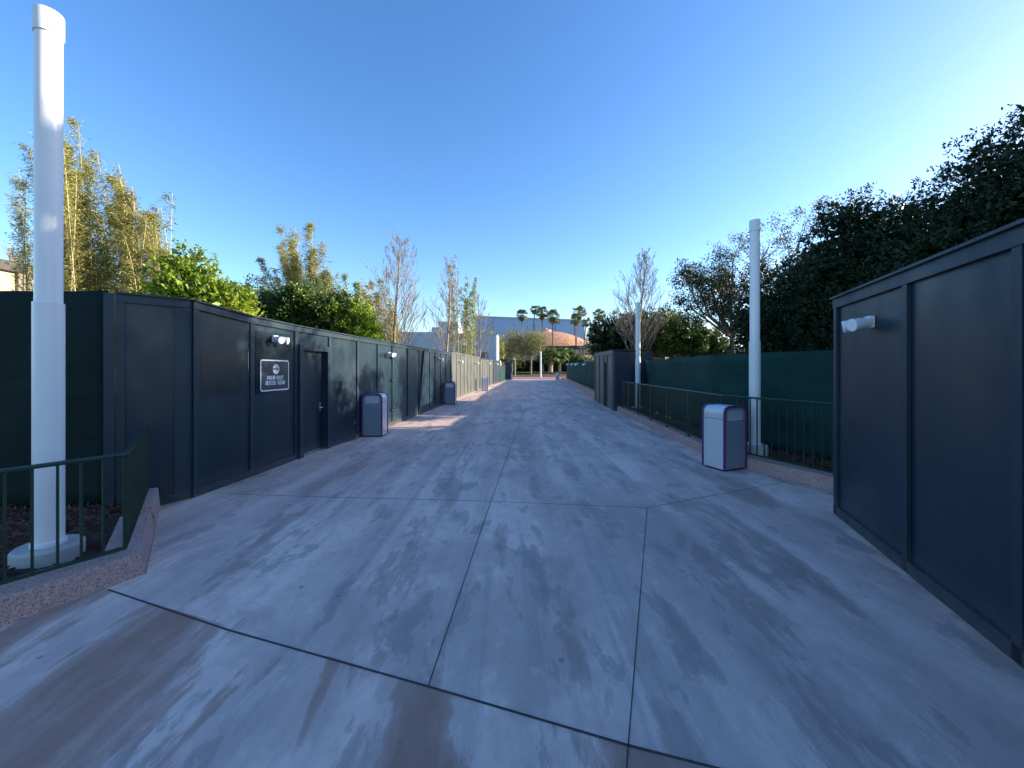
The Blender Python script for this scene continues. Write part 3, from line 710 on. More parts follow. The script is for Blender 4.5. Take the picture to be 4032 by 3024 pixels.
light_pole("far white light pole at the end of the walk before the palms", X(2129, 80), 80, 0.02, Z(1384, 80), Z(1411, 80), .3, 1.75)

# ------------------------------------------------------------------ litter bins
def arch(wd, h, r, z0, n=7):
    p = [(-wd/2, z0)]
    p += [(-wd/2+r-r*cos(t), h-r+r*sin(t)) for t in np.linspace(0, pi/2, n)]
    p += [(wd/2-r+r*sin(t), h-r+r*cos(t)) for t in np.linspace(0, pi/2, n)]
    return p+[(wd/2, z0)]
def extrude(mb, prof, y0, y1, cap=True):
    n = len(prof); v = [(x, y0, z) for x, z in prof]+[(x, y1, z) for x, z in prof]
    f = [(i, (i+1) % n, (i+1) % n+n, i+n) for i in range(n)]
    mb.add(v, f)
    if cap: mb.poly([v[i] for i in range(n)][::-1]); mb.poly(v[n:])
def ring(mb, outer, inner, y0, y1):
    n = len(outer); v = [(x, y0, z) for x, z in outer]+[(x, y0, z) for x, z in inner]+[(x, y1, z) for x, z in outer]+[(x, y1, z) for x, z in inner]
    f = []
    for i in range(n-1):
        f += [(i, i+1, i+1+n, i+n), (2*n+i, 3*n+i, 3*n+i+1, 2*n+i+1), (i, 2*n+i, 2*n+i+1, i+1), (n+i, n+i+1, 3*n+i+1, 3*n+i)]
    mb.add(v, f)
def make_bin(label, loc, rz):
    W_, D_, H_ = .53, .46, 1.09; r = thing("litter_bin", label, "litter bin", loc, rz, "silver litter bins along the walk")
    mb = MB(); extrude(mb, arch(W_-.03, H_-.015, .12, .03), -D_/2+.03, D_/2-.03); o = obj("body", mb, M['binside'], r, smooth=False)
    mb = MB(); mb.box((0, 0, .016), (W_-.07, D_-.08, .03)); obj("foot", mb, M['dark'], r)
    for s in (-1, 1):
        mb = MB(); ring(mb, arch(W_, H_, .135, .02, 9), arch(W_-.065, H_-.033, .105, .02, 9), s*(D_/2-.032), s*(D_/2)); obj("trim", mb, M['bintrim'], r, smooth=False, bevel=.004)
        # face plates: lower door, and the hood with its flap opening
        mb = MB(); mb.box((0, s*(D_/2-.024), .41), (W_-.075, .016, .76)); f_ = obj("door", mb, M['binface'], r, bevel=.004)
        mb = MB(); yf = s*(D_/2-.024); a = arch(W_-.072, H_-.037, .10, .80, 7)
        ring(mb, a, [(x*.80, .835 if i in (0, len(a)-1) else .835+(z-.80)*.72) for i, (x, z) in enumerate(a)], yf-.008, yf+.008)
        mb.box((0, yf, .8175), (W_-.075, .016, .033)); hood = obj("hood", mb, M['binface'], r)
        mb = MB(); R = np.array([[1, 0, 0], [0, cos(.5*s), -sin(.5*s)], [0, sin(.5*s), cos(.5*s)]])
        mb.box((0, s*(D_/2-.055), .89), (W_-.165, .012, .115), M=R); fl = obj("flap", mb, M['binside'], r)
    for s in (-1, 1):
        mb = MB(); mb.box((s*(W_/2-.0145), 0, .86), (.003, D_-.066, .006)); obj("seam", mb, M['dark'], r)
    return r
b1 = G(1421, 1721); b1r = G(1505, 1721)
bin0 = make_bin("silver litter bin with purple trim by the recessed door, nearest on the left", ((b1[0]+b1r[0])/2, b1[1]+.24, 0), 0)
p1, p2, p3 = G(2757, 1836), G(2858, 1858), G(2948, 1846)
ang = atan2(p3[1]-p2[1], p3[0]-p2[0])
cx, cy = (p1[0]+p3[0])/2, (p1[1]+p3[1])/2
copy_tree(bin0, (cx, cy, 0), ang, "biggest looking litter bin, silver side and purple trim, beside the right railing")
for px, py, rz, lb, off in ((1770, 1593.5, 0, "second litter bin along the left hoarding, before the sunlit boards", .24),
                       (1908, 1540, pi/2+.12, "third litter bin on the left, turned side on with a sunlit front", .28),
                       (2195, 1494, .1, "distant litter bin at the far right end of the walk", .24),
                       (2013, 1493.5, pi/2, "sliver of a distant litter bin beside the navy enclosure", .24)):
    x, y = G(px, py); copy_tree(bin0, (x, y+off, 0), rz, lb)

# ------------------------------------------------------------------ wall lamps
def make_lamp(label, loc, rz, group="twin headed white lamps on the hoardings"):
    """box on the wall, two white cylinder heads; local +X points away from the wall"""
    r = thing("wall_lamp", label, "wall lamp", loc, rz, group)
    mb = MB(); mb.box((.024, 0, 0), (.045, .115, .115)); obj("mounting_box", mb, M['white'], r, bevel=.006)
    for s in (-1, 1):
        a = np.array([.035, s*.02, -.005]); b = np.array([.07, s*.052, -.010]); c = np.array([.22, s*.10, -.038])
        mb = MB(); mb.tube([a, b], .018, 10)
        obj("arm", mb, M['white'], r, smooth=True)
        d = (c-b)/np.linalg.norm(c-b); mb = MB()
        q = [(0, .034), (.008, .046), (.065, .048), (.07, .052), (.145, .056), (.15, .05)]
        mb.tube([b+d*(t-.01) for t, _ in q], [k*1.12 for _, k in q], 16); obj("lamp_head", mb, M['white'], r, smooth=False)
    return r
def wall_dir(px):
    a, b = onpoly(px-1, LW), onpoly(px+1, LW); return atan2(-(b[0]-a[0]), (b[1]-a[1]))
x, y = onpoly(1075, LW)
lamp0 = make_lamp("white twin wall lamp above the PARK EXIT sign", (x+.012, y, Z(1334, y)), wall_dir(1075))
for px, py, lb in ((1518, 1394, "white twin wall lamp over the gate joint behind the first left bin"), (1722, 1413, "white twin wall lamp above and left of the second left bin"),
                   (1806, 1423, "sunlit wall lamp first on the taller hoarding"), (1872, 1429, "sunlit wall lamp farther on the taller hoarding"),
                   (1919, 1430, "sunlit wall lamp on the low hoarding above the third left bin"), (1951, 1433, "wall lamp on the dark navy boards"), (1965.5, 1434, "wall lamp just left of the orange board")):
    x, y = onpoly(px, LW); copy_tree(lamp0, (x+.06, y+.05, Z(py, y)), wall_dir(px), lb, 1.0 if px < 1900 else 1.25)
x, y = onpoly(3440, [E, Fp]); d = np.array(Fp)-np.array(E)
copy_tree(lamp0, (x-.012, y, Z(1268, y)), atan2(d[1], d[0])-pi/2, "white twin wall lamp at the top of the right edge hoarding", 1.0)
for px in (2242, 2260, 2278, 2309.5):
    x, y = onpoly(px, [(a, b) for a, b, _ in fp[1:]]); z = Z(1434, y)
    nth = {2242: "farthest", 2260: "second farthest", 2278: "second nearest", 2309.5: "nearest"}[px]
    copy_tree(lamp0, (x-.05, y, z), pi+.15, nth+" of the four small lamps on the green scrim beyond the hut", 1.6 if px < 2300 else 1.3)

# ------------------------------------------------------------------ the sign
sa, sb = np.array(onpoly(1019, LW)), np.array(onpoly(1133.5, LW)); sl = np.linalg.norm(sb-sa); sdir = (sb-sa)/sl; sn = np.array([sdir[1], -sdir[0]])
szt = Z(1414, sa[1]); szb = Z(1544, sa[1]); szh = szt-szb
sign = thing("exit_sign", "dark rounded sign reading PARK EXIT MOUSE GEAR with a white arrow disc", "sign", (*(sa+sn*.012), szb))
def sgn(u, v, o): p = sa+sdir*u*sl+sn*(.012+o); return (p[0], p[1], szb+v*szh)
def rrect(m_, r, n=6):
    pts = []
    for cx_, cy_, a0 in ((1-m_/sl-r/sl, 1-m_/szh-r/szh, 0), (m_/sl+r/sl, 1-m_/szh-r/szh, pi/2), (m_/sl+r/sl, m_/szh+r/szh, pi), (1-m_/sl-r/sl, m_/szh+r/szh, 1.5*pi)):
        for t in np.linspace(0, pi/2, n): pts.append((cx_+r/sl*cos(a0+t), cy_+r/szh*sin(a0+t)))
    return pts
def prism(mb, pts, o0, o1):
    n = len(pts); v = [sgn(u, w_, o0) for u, w_ in pts]+[sgn(u, w_, o1) for u, w_ in pts]
    mb.add(v, [(i, (i+1) % n, (i+1) % n+n, i+n) for i in range(n)]); mb.poly(v[n:]); mb.poly(v[:n][::-1])
mb = MB(); prism(mb, rrect(0, .05), 0, .008); part("panel", mb, M['signface'], sign)
mb = MB(); po, pi_ = rrect(.004, .046), rrect(.026, .03); n = len(po)
v = [sgn(u, w_, .0105) for u, w_ in po]+[sgn(u, w_, .0105) for u, w_ in pi_]; mb.add(v, [(i, (i+1) % n, (i+1) % n+n, i+n) for i in range(n)]); part("border", mb, M['signwhite'], sign)
mb = MB(); rr_ = .084; cu, cv = .525, .70; mb.poly([sgn(cu+rr_/sl*cos(t), cv+rr_/szh*sin(t), .0105) for t in np.linspace(0, 2*pi, 33)[:-1]]); part("disc", mb, M['signwhite'], sign)
def stroke(mb, pts, wd, o):
    """flat ribbon in sign metres"""
    P = np.array(pts, float)
    for a, b in zip(P, P[1:]):
        d = b-a; L_ = np.linalg.norm(d); d /= L_; n_ = np.array([-d[1], d[0]])*wd/2; e = d*wd/2*.8
        q = [a-n_-e, b-n_+e, b+n_+e, a+n_-e]; mb.poly([sgn(x_/sl, y_/szh, o) for x_, y_ in q])
cxm, cym = cu*sl, cv*szh
mb = MB(); stroke(mb, [(cxm-rr_, cym), (cxm+.055, cym)], .022, .0125); stroke(mb, [(cxm+.005, cym+.05), (cxm+.055, cym), (cxm+.005, cym-.05)], .016, .0128); part("arrow", mb, M['signface'], sign)
GL = dict(P=[[(0,0),(0,1),(.75,1),(.95,.8),(.95,.6),(.75,.4),(.3,.4)]], A=[[(0,0),(0,.75),(.25,1),(.95,1),(.95,0)],[(0,.4),(.95,.4)]], R=[[(0,0),(0,1),(.75,1),(.95,.8),(.95,.62),(.75,.45),(.2,.45)],[(.7,.45),(.95,.0)]],
          K=[[(0,0),(0,1)],[(0,.5),(.75,.5),(.95,.3),(.95,0)],[(.75,.5),(.9,.7),(.9,1)]], E=[[(.95,1),(.25,1),(0,.75),(0,.25),(.25,0),(.95,0)],[(0,.5),(.8,.5)]],
          X=[[(0,1),(0,.7),(.2,.5),(0,.3),(0,0)],[(.2,.5),(.75,.5)],[(.95,1),(.95,.7),(.75,.5),(.95,.3),(.95,0)]], I=[[(.2,0),(.2,1)]], T=[[(0,1),(.95,1)],[(.48,1),(.48,0)]],
          M=[[(0,0),(0,.75),(.2,1),(1.1,1),(1.3,.75),(1.3,0)],[(.65,1),(.65,0)]], O=[[(.2,0),(0,.25),(0,.75),(.2,1),(.75,1),(.95,.75),(.95,.25),(.75,0),(.2,0)]], U=[[(0,1),(0,.25),(.2,0),(.95,0),(.95,1)]],
          S=[[(.95,1),(.2,1),(0,.85),(0,.65),(.2,.5),(.75,.5),(.95,.35),(.95,.15),(.75,0),(0,0)]], G=[[(.95,1),(.25,1),(0,.75),(0,.25),(.25,0),(.95,0),(.95,.5),(.5,.5)]])
def text(s_, cx_, y_, hgt, wl, gap):
    wd_ = lambda c: {' ': .45, 'I': .4, 'M': 1.3}.get(c, .95)*wl
    x_ = cx_-sum(wd_(c)+gap for c in s_)/2
    for c in s_:
        if c != ' ':
            mb = MB()
            for k, st in enumerate(GL[c]): stroke(mb, [(x_+a*wl, y_+b*hgt) for a, b in st], .0150, .0105+.0003*k)
            part("letter", mb, M['signwhite'], sign)
        x_ += wd_(c)+gap
text("PARK EXIT", .52*sl, .365*szh, .058, .034, .019)
text("MOUSE GEAR", .52*sl, .205*szh, .058, .034, .019)

# ------------------------------------------------------------------ far buildings
def slabbox(mb, x0, x1, y0, y1, z0, z1): mb.box(((x0+x1)/2, (y0+y1)/2, (z0+z1)/2), (x1-x0, y1-y0, z1-z0))
y = 210.; r = thing("show_building", "huge plain blue grey box building behind the palms and dome", "building", (X(2080, y), y, 0))
x0, x1 = X(1866, y), X(2302, y); mb = MB(); P = [(x0, y), (x1, y), (x1+8, y+60), (x0+8, y+60)]; zl, zr = Z(1247, y), Z(1262.5, y)
mb.add([(*P[0], 0), (*P[1], 0), (*P[2], 0), (*P[3], 0), (*P[0], zl), (*P[1], zr), (*P[2], zr), (*P[3], zl)], [(0,3,2,1),(4,5,6,7),(0,1,5,4),(1,2,6,5),(2,3,7,6),(3,0,4,7)]); part("wall", mb, M['wblue'], r)
mb = MB()
for px in (1942, 2023, 2106, 2186, 2262): mb.box((X(px, y), y-.05, 13), (.35, .12, 26))
part("cladding_joint", mb, M['beam'], r)
mb = MB(); mb.add([(x0, y-.4, zl), (x1, y-.4, zr), (x1, y+1, zr), (x0, y+1, zl), (x0, y-.4, zl+.5), (x1, y-.4, zr+.5), (x1, y+1, zr+.5), (x0, y+1, zl+.5)], [(0,3,2,1),(4,5,6,7),(0,1,5,4),(1,2,6,5),(2,3,7,6),(3,0,4,7)]); part("coping", mb, M['wwhite'], r)

y = 150.; xc = X(2150, y); zb = Z(1374, y); zt = Z(1305, y); R0 = 198/F*y; hgt = zt-zb
RS = (R0*R0+hgt*hgt)/(2*hgt); am = math.asin(R0/RS)
dome = thing("dome_building", "low copper tiled dome with a small cap, lit orange by the sun", "building", (xc, y, 0))
mb = MB(); na, nb = 11, 56
for i in range(na):
    a0, a1 = am*(i+.03)/na, am*(i+.97)/na
    for j in range(nb):
        t0, t1 = 2*pi*(j+.02)/nb, 2*pi*(j+.98)/nb
        mb.poly([(xc+RS*sin(a)*cos(t), y+RS*sin(a)*sin(t), zb+hgt-RS+RS*cos(a)) for a, t in ((a0, t0), (a1, t0), (a1, t1), (a0, t1))])
part("roof", mb, M['copper'], dome)
mb = MB(); mb.lathe((xc, y, 0), [(R0*1.0, zb-.2), (R0*.99, zb)]+[((RS-.12)*sin(a), zb+hgt-RS+(RS-.12)*cos(a)) for a in np.linspace(am*.98, .02, 12)], 56); part("roof_deck", mb, M['roofd'], dome)
mb = MB(); mb.lathe((xc, y, 0), [(2.2, zt-.3), (2.2, zt+.25), (1.6, zt+.7), (.4, zt+.75), (.3, zt+1.2)], 24); part("roof_cap", mb, M['copper'], dome)
mb = MB(); mb.lathe((xc, y, 0), [(R0*.97, 0), (R0*.97, zb-.2)], 56); part("wall", mb, M['beige'], dome)

y = 140.; r = thing("annex_building", "sunlit peach low building right of the palms below the dome", "building", (X(2320, y), y, 0))
mb = MB(); slabbox(mb, X(2270, y), X(2420, y), y, y+10, 0, Z(1392, y)); part("wall", mb, M['beige'], r)
mb = MB(); slabbox(mb, X(2266, y), X(2424, y), y-.5, y+10.5, Z(1392, y), Z(1388, y)); part("roof", mb, M['roofd'], r)
mb = MB()
for px in (2300, 2341, 2380): slabbox(mb, X(px-1.5, y), X(px+1.5, y), y-.45, y-.05, 0, Z(1393, y))
part("pilaster", mb, M['roofd'], r)

# monorail: twin beams on tapered piers
r = thing("monorail_track", "elevated grey twin beam track crossing behind the palms", "track", (X(2080, 118), 118, 0))
for dy, (m1), dz in ((0, M['beam'], 0), (4.5, M['beamd'], 1.1)):
    a, b = (X(1700, 132), 132+dy), (X(2700, 104), 104+dy); mb = MB()
    za, zb_ = Z(1400, 132), Z(1394, 104)
    mb.bar(a, b, 1.0, za+dz-.2, za+dz+1.5, 0, z0b=zb_+dz-.2, z1b=zb_+dz+1.5); part("beam", mb, m1, r)
    mb.n = 0
    mb = MB(); mb.bar(a, b, 1.3, za+dz+1.5, za+dz+1.8, 0, z0b=zb_+dz+1.5, z1b=zb_+dz+1.8); part("beam_flange", mb, M['beamd'], r)
for t in np.linspace(.08, .9, 6):
    xx_ = X(1700, 132)*(1-t)+X(2700, 104)*t; yy_ = 132*(1-t)+104*t+2.2; mb = MB()
    z_ = Z(1400, 132)*(1-t)+Z(1394, 104)*t; mb.box((xx_, yy_, z_/2-.2), (.9, 1.2, z_-.1)); mb.box((xx_, yy_, z_+.0), (1.0, 6.6, .5)); part("pier", mb, M['beam'], r)

y = 52.; r = thing("white_building", "pale stucco building with a rounded sunlit corner behind the bare trees", "building", (X(1760, y), y, 0))
zt = Z(1317, y); xr = X(1960, y)
mb = MB(); rad = .3; pts = [(-24, y), (xr-rad, y)]+[(xr-rad+rad*sin(t), y+rad-rad*cos(t)) for t in np.linspace(0, pi/2, 9)[1:]]+[(xr, y+5), (-24, y+5)]
n = len(pts); v = [(*p, 0) for p in pts]+[(*p, zt) for p in pts]; mb.add(v, [(i, (i+1) % n, (i+1) % n+n, i+n) for i in range(n)]); mb.poly(v[n:]); part("wall", mb, M['wwhite'], r)
mb = MB(); slabbox(mb, -24, X(1700, y), y+.6, y+14, zt-.5, Z(1305, y)); part("parapet", mb, M['wwhite'], r)
mb = MB(); slabbox(mb, X(1721, y), X(1800, y), y+1, y+7, zt-.4, Z(1262, y)); part("roof_block", mb, M['wwhite'], r)
mb = MB(); slabbox(mb, X(1692, y), X(1720.8, y), y+1.2, y+7, zt-.4, Z(1285, y)); part("roof_block", mb, M['wwhite'], r)
mb = MB(); slabbox(mb, -24.05, xr+.06, y-.05, y+.12, zt-.02, zt+.12); part("coping", mb, M['wwhite'], r)
mb = MB()
for k in range(8): mb.box((X(1906, y), y-.03, Z(1388+2.7*k, y)), (1.15, .05, .045))
part("louvre", mb, M['beamd'], r)
mb = MB(); slabbox(mb, xr-.1, xr+.35, y-.1, y+3, 0, Z(1419, y)); part("step_block", mb, M['wwhite'], r)

y = 15.; r = thing("stone_building", "low sunlit stone building with a dark roof edge behind the bamboo at far left", "building", (X(30, y), y, 0))
xa, xb = X(-330, 12), X(330, 20)
A_, B_ = (X(-330, 13.2), 13.2), (X(400, 19), 19.0)
za_, zb_ = Z(925, 13.2), Z(1110, 19)
zt = Z(1040, 15.5)
mb = MB(); mb.bar(A_, B_, .3, 0, zt-.3, 0); part("wall", mb, M['beige'], r)
mb = MB(); mb.bar(A_, B_, .9, zt-.3, zt+.1, -.1); part("roof", mb, M['roofd'], r)
for t in (.3, .5, .66, .85):
    p = np.array(A_)*(1-t)+np.array(B_)*t; mb = MB(); mb.box((p[0]+.12, p[1]-.18, (zt-.3)/2), (.5, .3, zt-.32), rz=atan2(B_[1]-A_[1], B_[0]-A_[0])); part("pillar", mb, M['palebark'], r)

# small far things
y = 86.; r = thing("lamp_post", "thin pale lamp post standing at the grass edge before the far hedge", "lamp post", (X(2028, y), y, .1))
mb = MB(); mb.tube([(X(2028, y), y, 0), (X(2028, y), y, Z(1416, y)), (X(2027, y), y, Z(1412, y)), (X(2025, y), y, Z(1411, y))], .13, 8); part("post", mb, M['palebark'], r)
mb = MB(); mb.box((X(2024, y), y, Z(1413, y)), (.5, .4, .28)); part("lamp_head", mb, M['white'], r, bevel=.05)
y = 72.; r = thing("path_sign", "tiny pale upright board just past the navy enclosure", "sign", (X(2018, y), y, 0))
mb = MB(); mb.box((X(2017.3, y), y, (Z(1430, y)+Z(1446, y))/2), (.16, .5, Z(1430, y)-Z(1446, y))); part("board", mb, M['signwhite'], r)
mb = MB(); mb.tube([(X(2017.3, y), y, 0), (X(2017.3, y), y, Z(1445, y))], .04, 8); part("post", mb, M['steel'], r)
mb = MB(); y = 98.; mb.sweep([(X(2085, y), y), (X(2110, y+3), y+3), (X(2160, y+4), y+4), (X(2240, y+2), y+2)], [(-.2, .3), (-.18, .85), (.18, .85), (.2, .3)])
tag(obj("edging_kerb", mb, M['plinth']), "pale curved edging showing behind the palm trunks", "kerb")
# ------------------------------------------------------------------ vegetation
def unit(v): return v/(np.linalg.norm(v, axis=-1, keepdims=True)+1e-9)
def clump_leaves(mb, rng, blobs, nclump, per, cr, L, W, shell=.55, up=.3, rosette=False):
    """clumps of leaves spread through lumpy ellipsoids"""
    vol = np.array([b[3]*b[4]*b[5] for b in blobs])**.75; vol /= vol.sum()
    for b, fr in zip(blobs, vol):
        n = max(3, int(nclump*fr)); d = unit(rng.normal(size=(n, 3))); r = rng.uniform(shell, 1.0, n)**.6
        r *= 1+.16*np.sin(d[:, 0]*5+b[0])*np.cos(d[:, 2]*6+b[1])+rng.normal(0, .06, n)
        c = np.array(b[:3])+d*r[:, None]*np.array(b[3:6])
        m = per; P = np.repeat(c, m, 0)+unit(rng.normal(size=(n*m, 3)))*(rng.random((n*m, 1))**.5)*cr*np.repeat(rng.uniform(.6, 1.3, n), m)[:, None]
        D = rng.normal(size=(n*m, 3))+np.repeat(d, m, 0)*.8; D[:, 2] += up
        mb.leaves(P, D, rng.uniform(.7, 1.25, n*m)*L, rng.uniform(.7, 1.2, n*m)*W, rng)
def trunk_mesh(mb, rng, base, top, r0, r1, limbs, n=8):
    t = np.linspace(0, 1, 7)[:, None]; P = np.array(base)*(1-t)+np.array(top)*t; P[1:-1, :2] += rng.normal(0, .04*np.linalg.norm(np.array(top)-np.array(base))/3, (5, 2))
    mb.tube(P, np.linspace(r0, r1, 7), n)
    for q in limbs:
        s = rng.uniform(.45, .95); a = P[int(s*6)]; q = np.array(q); mid = (a+q)/2+rng.normal(0, .15, 3)
        mb.tube([a, mid, q], [r1*.9, r1*.6, r1*.25], 6)
def leafy_tree(name, label, x, y, blobs, mat, nclump, per, cr, L, W, seed, cat='tree', group=None, z0=0., tr=.09, bark='bark', inner=True, up=.3, extra=None, shell=.5):
    rng = np.random.default_rng(seed); r = thing(name, label, cat, (x, y, z0), group=group)
    bl = [(x+b[0], y+b[1], b[2], b[3], b[4], b[5]) for b in blobs]
    mb = MB(); clump_leaves(mb, rng, bl, nclump, per, cr, L, W, shell, up)
    if inner: clump_leaves(mb, rng, [(b[0], b[1], b[2], b[3]*.72, b[4]*.72, b[5]*.75) for b in bl], nclump//2, max(5, per//2), cr*1.3, L*2.2, W*2.8, .1, up)
    part("crown", mb, mat, r)
    if extra:
        mb = MB(); clump_leaves(mb, rng, [bl[i] for i in extra[1]], extra[2], per, cr, L, W, .8, up); part("crown", mb, extra[0], r)
    mb = MB(); top = np.mean([b[:3] for b in bl], 0)
    trunk_mesh(mb, rng, (x, y, z0), top, tr, tr*.5, [(b[0]+rng.normal(0, b[3]*.2), b[1], b[2]+b[5]*.3) for b in bl for _ in range(2)]); part("trunk", mb, M[bark], r, smooth=True)
    return r

def branch(mb, rng, p, d, L, r, lvl, tips, sp, up=.12, wob=.12, kids=(5, 5, 4), rmin=.004, ang=.6, frac=.6):
    n = 6 if lvl else 8; pts = [p]; dd_ = d.copy()
    for i in range(n-1):
        dd_ = unit(dd_+rng.normal(0, wob, 3)+np.array([0, 0, up])); pts.append(pts[-1]+dd_*L/(n-1))
    rr_ = np.linspace(r, max(rmin, r*.3), n); mb.tube(pts, rr_, 5 if lvl < 2 else 3, cap=False)
    tips.append((pts[-1], dd_, lvl)); tips.append((pts[n//2], dd_, lvl))
    if lvl >= len(kids): return
    for k in range(kids[lvl]):
        s = rng.uniform(.2, .95); i = min(int(s*(n-1)), n-2); a = pts[i]+(pts[i+1]-pts[i])*rng.random()
        side = unit(np.cross(dd_, rng.normal(size=3))); nd = unit(dd_*cos(ang)+side*sin(ang))
        branch(mb, rng, a, nd, L*frac*rng.uniform(.6, 1.15)*(1.15-s*.5), max(rmin, rr_[i]*.5), lvl+1, tips, sp, up, wob, kids, rmin, ang, frac)

def bare_tree(label, x, y, h, spread, seed, nb=30, z0=0., r0=.07, bmat='palebark', fork=.16, rmin=.006, group="bare winter trees"):
    rng = np.random.default_rng(seed); r = thing("bare_tree", label, "tree", (x, y, z0), group=group)
    mb = MB(); t = np.linspace(0, 1, 12); P = np.stack([x+.02*h*np.sin(t*5+seed), y+.02*h*np.cos(t*4), z0+t*h], 1)
    mb.tube(P, r0*(1-t*.93)+.004, 7); part("trunk", mb, M[bmat], r, smooth=True)
    mb = MB(); tips = []
    for k in range(nb):
        s = fork+(0.93-fork)*(k+rng.random())/nb; a = np.array([np.interp(s, t, P[:, i]) for i in range(3)]); az = k*2.4+rng.normal(0, .3)
        prof = (1-s)**.8
        L = spread*prof*rng.uniform(1.5, 2.1)+.15; out = .62-.2*s
        d = unit(np.array([cos(az)*out, sin(az)*out, .85])); branch(mb, rng, a, d, L, max(rmin, r0*(1-s)*.30), 0, tips, 0, .06, .06, (7, 4), rmin, .40, .48)
    part("branches", mb, M[bmat], r)
    return r

def bamboo(label, x, y, culms, seed, mat='l_bamboo', z0=0., leafd=1300, L=.10, W=.02, group="bamboo clumps behind the left hoarding", nod=.45, rc=.022, full=.3, spreadr=.5, plume=.26):
    """culms: list of (px, py_top, n)"""
    rng = np.random.default_rng(seed); r = thing("bamboo_clump", label, "bamboo", (x, y, z0), group=group)
    mc = MB(); ml = MB()
    for px, py, n in culms:
        for k in range(n):
            yy = y+rng.normal(0, .45); tx = X(px, yy)+(rng.normal(0, spreadr*.45) if k else 0); tz = Z(py, yy)*(1 if k == 0 else rng.uniform(.74, .97))
            bx = x+(tx+nod-x)*.72+rng.normal(0, spreadr*.35); t = np.linspace(0, 1, 14); bend = t**2.2
            P = np.stack([bx+(tx-bx)*bend+.03*np.sin(t*7+k), yy+rng.normal(0, .2)*bend, z0+(tz-z0)*(t+.05*np.sin(t*pi)*bend)], 1)
            rr_ = rc*rng.uniform(.7, 1.2)*(1-.88*t)+.002; mc.tube(P, rr_, 6, cap=False)
            m = int(leafd*rng.uniform(.6, 1.3)); q = max(8, m//10)
            ns = full*rng.uniform(.8, 1.3)+(1-full)*rng.random(q)**.8; ns = np.clip(ns, .1, 1); nb = np.stack([np.interp(ns, t, P[:, i]) for i in range(3)], 1)
            az = rng.random(q)*2*pi; wid = plume*np.clip(np.sin(np.clip((ns-full*.7)/(1-full*.7), 0, 1)**.8*pi*.93), .22, 1)*rng.uniform(.3, 1.25, q)*(tz/7)
            off = np.stack([np.cos(az)*wid-.10*ns, np.sin(az)*wid, wid*.75+.06], 1)
            for jn in range(0, q, 3): mc.tube([nb[jn], nb[jn]+off[jn]], .0028, 3, cap=False)
            node = rng.integers(0, q, m); P2 = nb[node]+off[node]*rng.uniform(.2, 1.15, (m, 1))+rng.normal(0, .045, (m, 3))
            D = off[node]*1.2+rng.normal(0, .16, (m, 3)); D[:, 2] -= .12; D[:, 0] -= .06
            ml.leaves(P2, D, rng.uniform(.6, 1.3, m)*L, rng.uniform(.7, 1.2, m)*W, rng, .15)
    part("culms", mc, M['culm'], r, smooth=True); part("foliage", ml, M[mat], r)
    return r

# --- left side, behind the hoarding
bamboo("tall tan bamboo just right of the near white pole", X(300, 9.6), 9.6, [(262, 470, 3), (240, 560, 8), (300, 620, 6), (215, 700, 4), (335, 760, 4), (280, 520, 3)], 11, leafd=1500, full=.25)
bamboo("wispy bamboo tops poking out left of the near white pole", X(70, 10.5), 10.5, [(45, 660, 2), (95, 760, 2), (120, 620, 2), (150, 560, 3)], 12, leafd=900, full=.3)
bamboo("greener bamboo between the tan clump and the broad clump", X(380, 10.2), 10.2, [(325, 665, 4), (395, 690, 5), (350, 760, 4)], 13, mat='l_bamboo2', leafd=1300, full=.3, spreadr=.35)
bamboo("broad yellow bamboo with two plumed tops left of the lime tree", X(520, 10.0), 10.0, [(430, 640, 4), (480, 650, 5), (530, 740, 5), (580, 800, 6), (600, 880, 4)], 14, leafd=1500, full=.25)
bamboo("single thin sparse bamboo beside the lime tree", X(640, 9.8), 9.8, [(664, 755, 2), (676, 840, 1)], 15, mat='l_bamboo2', leafd=420, full=.12, spreadr=.12, plume=.3)
leafy_tree("understory_shrub", "dark brushy shrub at the feet of the tall bamboo", X(400, 10.8), 10.8, [(-.7, 0, 2.7, 1.3, .8, 1.4), (.7, .1, 3.0, 1.2, .8, 1.5), (1.9, 0, 2.5, .9, .7, 1.1), (-2.2, .1, 2.4, 1, .7, 1)], M['l_bamboo2'], 190, 26, .3, .11, .03, 21, cat='shrub')
leafy_tree("lime_tree", "bright lime green tree above the sign, left of the darker trees", X(770, 8.8), 8.8, [(-.35, 0, 3.1, .75, .7, 1.35), (.35, .1, 2.9, .75, .7, 1.1), (-.1, .1, 3.7, .45, .45, .75), (.85, .0, 2.7, .55, .5, .95)], M['l_bright'], 260, 34, .17, .085, .05, 22)
leafy_tree("lime_tree", "small lime sprout at the left foot of the big lime tree", X(690, 8.3), 8.3, [(-.1, 0, 2.5, .5, .4, .6), (.5, 0, 2.35, .4, .4, .5)], M['l_bright'], 90, 30, .15, .08, .05, 23)
leafy_tree("dark_tree", "dark green airy tree between the two lime trees", X(1010, 11.5), 11.5, [(-.3, 0, 3.4, .75, .6, 1.1), (.35, 0, 3.1, .6, .6, .9)], M['l_mid'], 130, 26, .2, .09, .05, 24)
leafy_tree("dark_tree", "rounded dark green tree under the plumed bamboo", X(1180, 11.5), 11.5, [(-.2, 0, 3.2, .9, .8, 1.0), (.6, 0, 3.35, .7, .7, .85), (.0, -.1, 3.7, .5, .5, .55), (1.2, .1, 3.2, .6, .6, .9), (-.7, 0, 2.9, .6, .6, .9)], M['l_mid'], 300, 28, .2, .085, .05, 25, extra=(M['l_bright'], [2, 3], 40))
